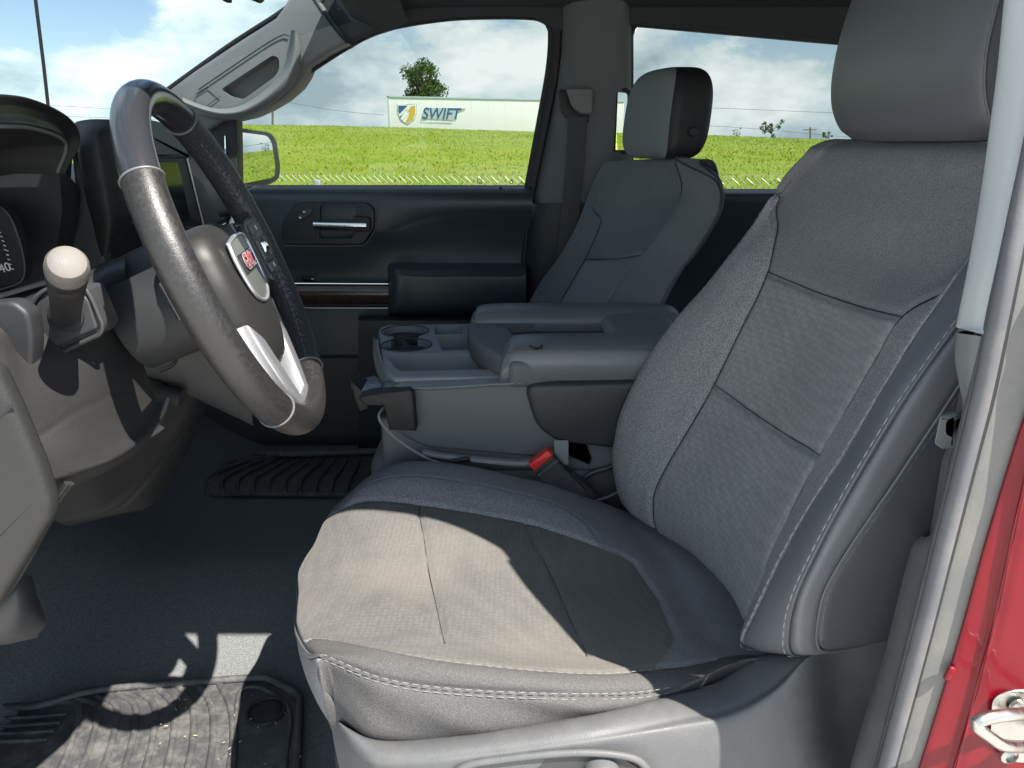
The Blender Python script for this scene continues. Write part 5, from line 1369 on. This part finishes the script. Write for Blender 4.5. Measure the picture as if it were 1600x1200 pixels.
tube('pad_seam', pds.line([(.5, 3.1), (.8, 2.95), (1.2, 2.85), (2, 2.92), (3, 3.12), (3.9, 3.15)], 60), .0016, M_BLACK, dash, n=6)
# main dash body running across to the far door
prof = [(-1.25, .775), (-1.0, .80), (-.85, .795), (-.765, .77), (-.735, .72), (-.735, .62), (-.76, .50), (-.82, .38), (-.95, .28), (-1.2, .26)]
loft('dash_body', [[(x, y, z) for y in (.46, .6, .8, 1.0, 1.12, 1.3, 1.6, 1.85, 2.01)] for x, z in prof], M_DASH, dash, 40, 16)
# centre screen
sx = -.625
scr = thing('center_screen', 'black framed centre display reflecting grass behind the steering wheel', 'screen', tuple(P(280, 352, X=sx)))
prism('screen_frame', [P(x, y, X=sx) for x, y in fillet([(190, 246), (292, 247), (318, 354), (215, 354)], 3)], (-.02, 0, 0), M_BLACK, scr, bev=.002)
prism('screen_face', [P(x, y, X=sx + .001) for x, y in ((195, 254), (278, 254), (299, 348), (216, 348))], (-.002, 0, 0), M_GLOSS, scr)
tube('frame_edge', [P(x, y, X=sx + .001) for x, y in ((292, 247), (305, 300), (319, 355))], .0018, M_SILVER, scr, n=6)
prism('screen_brow', [P(x, y, X=sx - .002) for x, y in fillet([(190, 186), (250, 188), (276, 205), (291, 228), (297, 247), (190, 247)], [3, 10, 8, 6, 2, 2])], (-.06, 0, 0), M_TRIMGR, dash, bev=.006)
prism('stack_side', [P(x, y, X=sx - .02) for x, y in ((293, 262), (318, 285), (340, 330), (352, 356), (319, 356))], (-.05, 0, 0), M_PLASTG, dash, bev=.003)
prism('air_vent', [P(x, y, X=sx - .018) for x, y in ((340, 346), (353, 340), (356, 352), (342, 356))], (-.01, 0, 0), M_BLACK, dash)
tube('vent_tab', [P(343, 354, X=sx - .01), P(352, 349, X=sx - .01)], .002, M_CHROME, dash, n=6)

# knee panel below the cluster
kp = [[P(x, y, Y=Y) for x, y, Y in r_] for r_ in (
    [(-80, 500, .62), (0, 478, .68), (50, 458, .74), (100, 438, .80), (150, 415, .86), (200, 396, .90)],
    [(-80, 520, .57), (0, 500, .61), (40, 480, .65), (90, 455, .69), (150, 428, .73), (195, 415, .78)],
    [(-80, 570, .55), (0, 560, .58), (40, 545, .61), (100, 525, .65), (160, 500, .69), (205, 485, .74)],
    [(-80, 640, .535), (0, 630, .555), (50, 620, .58), (110, 600, .62), (170, 580, .67), (222, 562, .74)],
    [(-70, 700, .53), (10, 695, .545), (70, 685, .57), (130, 660, .61), (190, 640, .665), (240, 612, .74)],
    [(-50, 750, .52), (40, 738, .53), (95, 722, .56), (155, 704, .605), (210, 672, .665), (246, 630, .74)],
    [(-40, 782, .53), (72, 757, .54), (125, 741, .57), (180, 718, .61), (226, 684, .67), (250, 642, .75)],
    [(-40, 792, .58), (76, 772, .60), (130, 754, .63), (185, 726, .67), (230, 690, .72), (254, 646, .80)])]
kp = [[Vector((r_[0].x - .28, r_[0].y - .03, r_[0].z - .01))] + r_ for r_ in kp]
kps = Surf(kp, 90, 110)
kn = -1 if kps.n[45, 45][1] > 0 else 1
kps.groove(kps.line([(4.2, 1.2), (4.0, 2.5), (3.75, 3.5), (3.6, 4.4), (3.5, 5.3)], 120), .0012, .002, kn)
kps.build('knee_panel', M_DASH, dash)
# dash end cap nearest the door
ec = fillet([(-420, 440), (-10, 578), (20, 640), (60, 735), (77, 790), (74, 818), (28, 893), (-8, 952), (-420, 1280)], [40, 12, 12, 20, 12, 10, 20, 12, 40])
px_prism('end_cap', ec, .508, .02, M_DASH, dash, bev=.008, seg=4)
px_prism('dash_shade_slab', fillet([(-360, 500), (18, 470), (44, 490), (50, 530), (47, 588), (22, 630), (-360, 800)], 12), .60, .02, M_BLACK, dash, bev=.004)  # near-black slab stands in for the shade on the knee panel
tube('cap_seam', [P(x, y, Y=.5083) for x, y in ((-30, 676), (-10, 660), (20, 633))], .0012, M_BLACK, dash, n=6)
for k, o in ((0, 0), (6, .004)):
    tube('sill_trim', [P(x + k, y, Y=.545 + o) for x, y in ((-20, 962), (20, 905), (52, 850), (70, 815), (84, 785), (105, 755))], .0026, M_DASH, dash, n=8, samples=30)
kk = [[P(x, y, Y=Y) for x, y, Y in r_] for r_ in (
    [(-80, 915, .60), (0, 903, .60), (36, 896, .61), (50, 900, .66)], [(-80, 940, .585), (0, 930, .585), (40, 925, .60), (58, 930, .66)],
    [(-80, 975, .58), (0, 970, .58), (45, 965, .60), (72, 972, .66)], [(-80, 1004, .59), (0, 1002, .59), (34, 996, .61), (60, 990, .66)], [(-80, 1010, .64), (0, 1008, .64), (34, 1002, .66), (60, 996, .68)])]
loft('kick_panel', kk, M_PLAST, dash, 24, 24)
# panel under the column
up = [[P(x, y, Y=Y) for x, y, Y in r_] for r_ in (
    [(60, 772, .74), (130, 740, .76), (185, 712, .79), (235, 672, .82), (262, 622, .84), (285, 590, .86)],
    [(70, 795, .76), (140, 765, .78), (200, 725, .81), (255, 675, .84), (285, 630, .86), (305, 598, .88)],
    [(85, 812, .78), (150, 792, .80), (210, 752, .83), (270, 690, .86), (300, 645, .88), (318, 606, .90)],
    [(100, 820, .80), (165, 806, .82), (225, 785, .85), (275, 720, .90), (306, 660, .93), (322, 612, .95)],
    [(108, 822, .86), (175, 806, .88), (242, 786, .92), (284, 725, .98), (312, 662, 1.0), (328, 612, 1.02)])]
ups = Surf(up, 50, 60)
un = -1 if ups.n[25, 25][1] > 0 else 1
ups.groove(ups.line([(2.9, .2), (2.8, 1), (2.4, 2), (2.2, 3), (2.2, 4), (2.2, 5)], 100), .002, .002, un)
ups.groove(ups.line([(2.7, 1.2), (3.2, 1.8), (3.7, 2.1)], 60), .002, .002, un)
ups.build('lower_column_panel', M_DASH, dash)
tube('hood_lever', [P(214, 696, Y=.80), P(228, 682, Y=.78), P(244, 670, Y=.77), P(254, 662, Y=.77)], [.003, .004, .006], M_PLASTG, dash, n=8, samples=16)
tube('lever_arm', [P(247, 660, Y=.775), P(256, 640, Y=.78), P(262, 622, Y=.79)], .0025, M_PLASTG, dash, n=6)
px_prism('footwell_back', [(60, 780), (180, 700), (260, 600), (420, 560), (560, 560), (560, 700), (420, 700), (280, 755), (230, 800), (100, 830)], 2.0, .02, M_DASHD, dash, bev=0)

# ---- stalk plate and turn signal stalk
plate_o = fillet([(82, 449), (62, 458), (49, 476), (46, 500), (52, 526), (70, 557), (84, 556), (157, 522), (161, 508), (143, 466), (133, 450)], [4, 14, 14, 14, 14, 8, 4, 8, 6, 8, 6])
pl = px_prism('stalk_plate', plate_o, .640, .03, M_DASHD, dash, bev=.004, seg=3)
tube('plate_rim', [P(x, y, Y=.639) for x, y in plate_o + [plate_o[0]]], .0022, M_PLAST, pl, n=8)
px_prism('plate_inner', fillet([(84, 456), (68, 466), (58, 484), (58, 504), (64, 524), (80, 545), (152, 514), (138, 470), (128, 458)], 6), .637, .02, M_DASHD, pl, bev=.002)
stk = thing('turn_signal_stalk', 'thick dusty turn signal stalk with pale round end on the column', 'stalk', tuple(P(103, 492, Y=.636)))
A, B = P(103, 493, Y=.640), P(105, 409, Y=.560)
ax = (B - A).normalized(); Lk = (B - A).length
Mk = frame(A, ax.orthogonal(), ax.cross(ax.orthogonal()))
Mh = frame(P(103, 492, Y=.6355), (1, 0, 0), (0, 0, 1))
lathe('socket', [(.0155, -.004), (.0155, .001), (.014, .0015), (.002, .0012)], Mh, M_BLACK, stk, n=32)
M_STK = mat('stalk plastic', (.075, .071, .065), .45, spec=.45, bump=.25, bscale=700, dirt=.3)
lathe('lever', [(.0105, -.01), (.0115, 0), (.0125, Lk * .35), (.0142, Lk * .62), (.0144, Lk * .7), (.0136, Lk * .715), (.0136, Lk * .73), (.0150, Lk * .745), (.0152, Lk * .84)], Mk, M_DASH, stk, n=36)
lathe('end_knob', [(.0154, Lk * .84), (.0158, Lk * .90), (.0150, Lk * .965), (.0132, Lk * .995), (.0095, Lk * 1.005), (.0005, Lk * 1.007)], Mk, M_STK, stk, n=36)

# ---- steering column
col = thing('steering_column', 'charcoal steering column shroud with tilt switches behind the wheel', 'steering column', tuple(P(250, 520, Y=.80)))
cs_ = [[P(x, y, Y=Y) for x, y, Y in r_] for r_ in (
    [(152, 420, .92), (185, 402, .93), (235, 380, .94), (300, 370, .95), (340, 372, .95)],
    [(150, 432, .82), (180, 412, .82), (232, 388, .83), (300, 380, .84), (345, 390, .85)],
    [(156, 455, .785), (185, 440, .785), (240, 420, .79), (310, 420, .80), (360, 440, .81)],
    [(175, 505, .78), (205, 490, .78), (262, 475, .782), (330, 480, .79), (375, 500, .80)],
    [(205, 560, .785), (235, 548, .783), (285, 530, .785), (345, 535, .79), (385, 560, .80)],
    [(232, 592, .80), (260, 585, .795), (305, 575, .795), (355, 590, .80), (392, 620, .81)],
    [(252, 604, .84), (285, 612, .83), (325, 625, .83), (365, 645, .84), (395, 662, .85)],
    [(262, 606, .92), (295, 618, .91), (330, 634, .91), (368, 652, .91), (397, 664, .92)])]
loft('shroud', cs_, M_PLAST, col, 70, 60)
ss = fillet([(212, 460), (222, 452), (240, 452), (258, 478), (281, 512), (279, 519), (252, 520), (238, 508), (222, 482)], 5)
px_prism('switch_well', ss, .756, .03, M_BLACK, col, bev=.001)
px_prism('tilt_switch', fillet([(217, 460), (236, 456), (262, 488), (230, 489)], 3), .750, .014, M_PLAST, col, bev=.003)
px_prism('tilt_switch', fillet([(232, 491), (263, 490), (277, 514), (252, 516)], 3), .750, .014, M_PLAST, col, bev=.003)
tube('shroud_seam', [P(x, y, Y=.768) for x, y in ((195, 448), (215, 490), (240, 525), (256, 545))], .001, M_BLACK, col, n=6)
tube('shroud_seam', [P(x, y, Y=.785) for x, y in ((250, 583), (272, 572), (278, 560), (276, 550), (270, 546))], .0013, M_BLACK, col, n=6, samples=24)
tube('column_gasket', [P(x, y, Y=.80) for x, y in ((146, 428), (147, 455), (170, 510), (200, 565), (225, 595), (250, 612), (285, 622))], .011, M_BLACK, col, n=10, samples=40)
Mr = frame(P(283, 606, Y=.83), (1, 0, .2), (0, 0, 1))
tube('key_ring', [Mr @ Vector((.0065 * math.cos(a_), .0065 * math.sin(a_), 0)) for a_ in np.linspace(-2.6, 1.0, 16)], .0018, M_CHROME, col, n=6)
px_prism('shroud_tab', fillet([(248, 384), (256, 378), (264, 382), (270, 400), (262, 402)], 2), .80, .02, mat('pale tab', (.3, .36, .4), .4), col, bev=.002)

# ---- steering wheel
WS = .86
WC = Vector((-.329 * WS, .872 * WS, CAM_Z - .133 * WS)); WPHI, WYAW, WR = .383, -.16, .198
wt = Vector((-math.sin(WPHI), 0, math.cos(WPHI))); ww = Vector((math.sin(WYAW), math.cos(WYAW), 0))
wnrm = wt.cross(ww).normalized(); wnrm = wnrm if wnrm.x > 0 else -wnrm
def Wl(a, b, n=0): return WC + (ww * a + wt * b + wnrm * n) * WS
wheel = thing('steering_wheel', 'worn leather steering wheel with silver lower spokes and centre badge', 'steering wheel', tuple(WC))
def rim_arc(name, d0, d1, m_, r_=.0192, n=60):
    r_ *= WS
    an = np.radians(np.linspace(d0, d1, n))
    pts = [Wl(WR * math.cos(a_), WR * math.sin(a_)) for a_ in an]
    k = len(pts); V, Fs = [], []
    for i, a_ in enumerate(an):
        rad = (ww * math.cos(a_) + wt * math.sin(a_))
        for j in range(22):
            b = 2 * math.pi * j / 22
            V.append(pts[i] + rad * (r_ * .92 * math.cos(b)) + wnrm * (r_ * 1.0 * math.sin(b)))
    for i in range(k - 1):
        for j in range(22):
            l = (j + 1) % 22; Fs.append((i * 22 + j, i * 22 + l, (i + 1) * 22 + l, (i + 1) * 22 + j))
    return mesh_obj(name, V, Fs, m_, wheel)
rim_arc('rim_crown', 62, 146, M_LEATHG, .0190)
rim_arc('rim_grip', 146.6, 228, M_LEATH, .0196)
rim_arc('rim_base', 228.6, 300, M_LEATH, .0190)
rim_arc('rim_grip', 300.6, 421.6, M_LEATHP, .0194)
for d in (146.3, 228.3, 300.3, 61.8):
    a_ = math.radians(d); c = Wl(WR * math.cos(a_), WR * math.sin(a_)); rad = ww * math.cos(a_) + wt * math.sin(a_)
    tube('rim_seam', [c + rad * (.0184 * WS * math.cos(b)) + wnrm * (.0198 * WS * math.sin(b)) for b in np.linspace(0, 6.283, 30)], .0011, M_PLASTG if d == 228.3 else M_PIPING, wheel, n=6)
inner = [Wl((WR - .0188) * math.cos(math.radians(d)), (WR - .0188) * math.sin(math.radians(d)), .006) for d in range(300, 420, 5)]
stitches('rim_stitching', smooth_line(inner, 160), M_PIPING, wheel, L=.006, gap=.003, r=.0009)
# airbag cover
ho = [(-.078, .028), (-.058, .048), (0, .054), (.058, .048), (.078, .028), (.084, -.02), (.072, -.08), (.042, -.122), (0, -.134), (-.042, -.122), (-.072, -.08), (-.084, -.02)]
ho3 = smooth_line([(a_, b, 0) for a_, b in ho + [ho[0]]], 61)[:-1]
V, Fs = [], []
lv = [(1.0, -.05), (1.0, -.022), (.985, -.012), (.94, -.003), (.86, .004), (.7, .009), (.45, .0125), (.2, .0138), (.02, .014)]
for s_, h in lv:
    for q in ho3: V.append(Wl(q[0] * s_, -.035 + (q[1] + .035) * s_, h))
k = len(ho3)
for i in range(len(lv) - 1):
    for j in range(k):
        l = (j + 1) % k; Fs.append((i * k + j, i * k + l, (i + 1) * k + l, (i + 1) * k + j))
hub = mesh_obj('airbag_cover', V, Fs, M_HUB, wheel)
# badge plate, its bright surround and lettering
po_ = smooth_line([(-.042, .026, 0), (0, .030, 0), (.042, .026, 0), (.048, 0, 0), (.036, -.034, 0), (0, -.046, 0), (-.036, -.034, 0), (-.048, 0, 0), (-.042, .026, 0)], 49)[:-1]
prism('badge_plate', [Wl(q[0], q[1] - .004, .0125) for q in po_], wnrm * .0026, mat('badge plate grey', (.11, .115, .11), .4, metal=.3), hub, bev=.0008)
tube('badge_surround', [Wl(q[0] * 1.05, q[1] * 1.05 - .004, .0148) for q in list(po_) + [po_[0]]], .0022, M_SILVER, hub, n=8)
prism('badge_base', [Wl(a_, b, .0158) for a_, b in ((-.036, .008), (.036, .008), (.036, -.015), (-.036, -.015))], wnrm * .001, M_BLACK, hub)
Mt = Matrix((ww * -1, wt, wnrm)).transposed().to_4x4()
sgn = 1 if (ww * -1).cross(wt).dot(wnrm) > 0 else -1
xdir = ww * -1 if sgn > 0 else ww
Mt = Matrix((xdir, wt, wnrm)).transposed().to_4x4(); Mt.translation = Wl(0, -.0035, .0188)
text('badge_lettering', 'GMC', Mt, .026 * WS, M_SILVER, hub, extrude=.0004, offset=.0010)
Mt2 = Mt.copy(); Mt2.translation = Wl(0, -.0035, .0196)
text('badge_lettering', 'GMC', Mt2, .026 * WS, mat('badge red', (.28, .012, .015), .4), hub, extrude=.0002, offset=-.0006)
# side spokes with switch pads
for s_ in (1, -1):
    dn = 0 if s_ > 0 else -.016
    ro = .19 if s_ > 0 else .165
    sp = prism('side_spoke', [Wl(s_ * a_, b, -.020 + dn) for a_, b in ((.06, .042), (.11, .036), (ro, .05 if s_ > 0 else .036), (ro, -.035), (.112, -.045), (.06, -.06))] if s_ > 0 else [Wl(s_ * a_, b, -.036) for a_, b in ((.05, .02), (.165, .02), (.165, -.02), (.05, -.02))], wnrm * (.024 if s_ > 0 else .010), M_LEATHG, wheel, bev=.004, seg=3)
    if s_ < 0: continue
    pdp = prism('switch_pad', [Wl(s_ * a_, b, .006 + dn) for a_, b in fillet([(.074, .034), (.142, .036), (.158, .018), (.152, -.030), (.078, -.044)], .01)], wnrm * .009, M_PLAST, sp, bev=.002)
    tube('pad_edge', [Wl(s_ * a_, b, .0155 + dn) for a_, b in fillet([(.074, .034), (.142, .036), (.158, .018), (.152, -.030), (.078, -.044)], .01)], .0014, M_PLASTG, pdp, n=6)
    for (a0, b0, w_, h_) in ((.112, .024, .05, .012), (.112, -.028, .045, .012), (.09, -.003, .014, .026), (.14, -.003, .012, .026)):
        prism('switch_button', [Wl(s_ * (a0 + i * w_ / 2), b0 + j * h_ / 2, .0155 + dn) for i, j in ((-1, -1), (1, -1), (1, 1), (-1, 1))], wnrm * .004, M_PLASTG, pdp, bev=.0012)
    cc = Wl(s_ * .116, -.003, .012 + dn)
    Mw = frame(cc, wt, wnrm); 
    lathe('thumb_wheel', [(.007, -.010), (.0085, -.009), (.0085, .009), (.007, .010)], frame(cc, wnrm, wt), M_CHROME, pdp, n=20)
    for bb in (.024, -.028):
        prism('button_mark', [Wl(s_ * (.112 + i * .004), bb + j * .003, .0197 + dn) for i, j in ((-1, -1), (1, -1), (1, 1), (-1, 1))], wnrm * .0004, M_WHITE, pdp)
# lower split spokes in satin silver
for s_ in (1, -1):
    sp = prism('lower_spoke', [Wl(s_ * a_, b, -.026) for a_, b in ((.050, -.085), (.084, -.060), (.076, -.10), (.058, -.15), (.034, -.186), (.010, -.19), (.026, -.15))], wnrm * .026, M_SILVER, wheel, bev=.004, seg=3)
prism('spoke_bridge', [Wl(a_, b, -.024) for a_, b in ((-.04, -.17), (.04, -.17), (.04, -.195), (-.04, -.195))], wnrm * .024, M_SILVER, wheel, bev=.004)
lathe('column_boss', [(.045, -.12), (.048, -.05), (.05, -.03), (.045, -.025)], frame(WC + wt * -.02, ww, wnrm.cross(ww) if False else wt), M_BLACK, wheel, n=28)
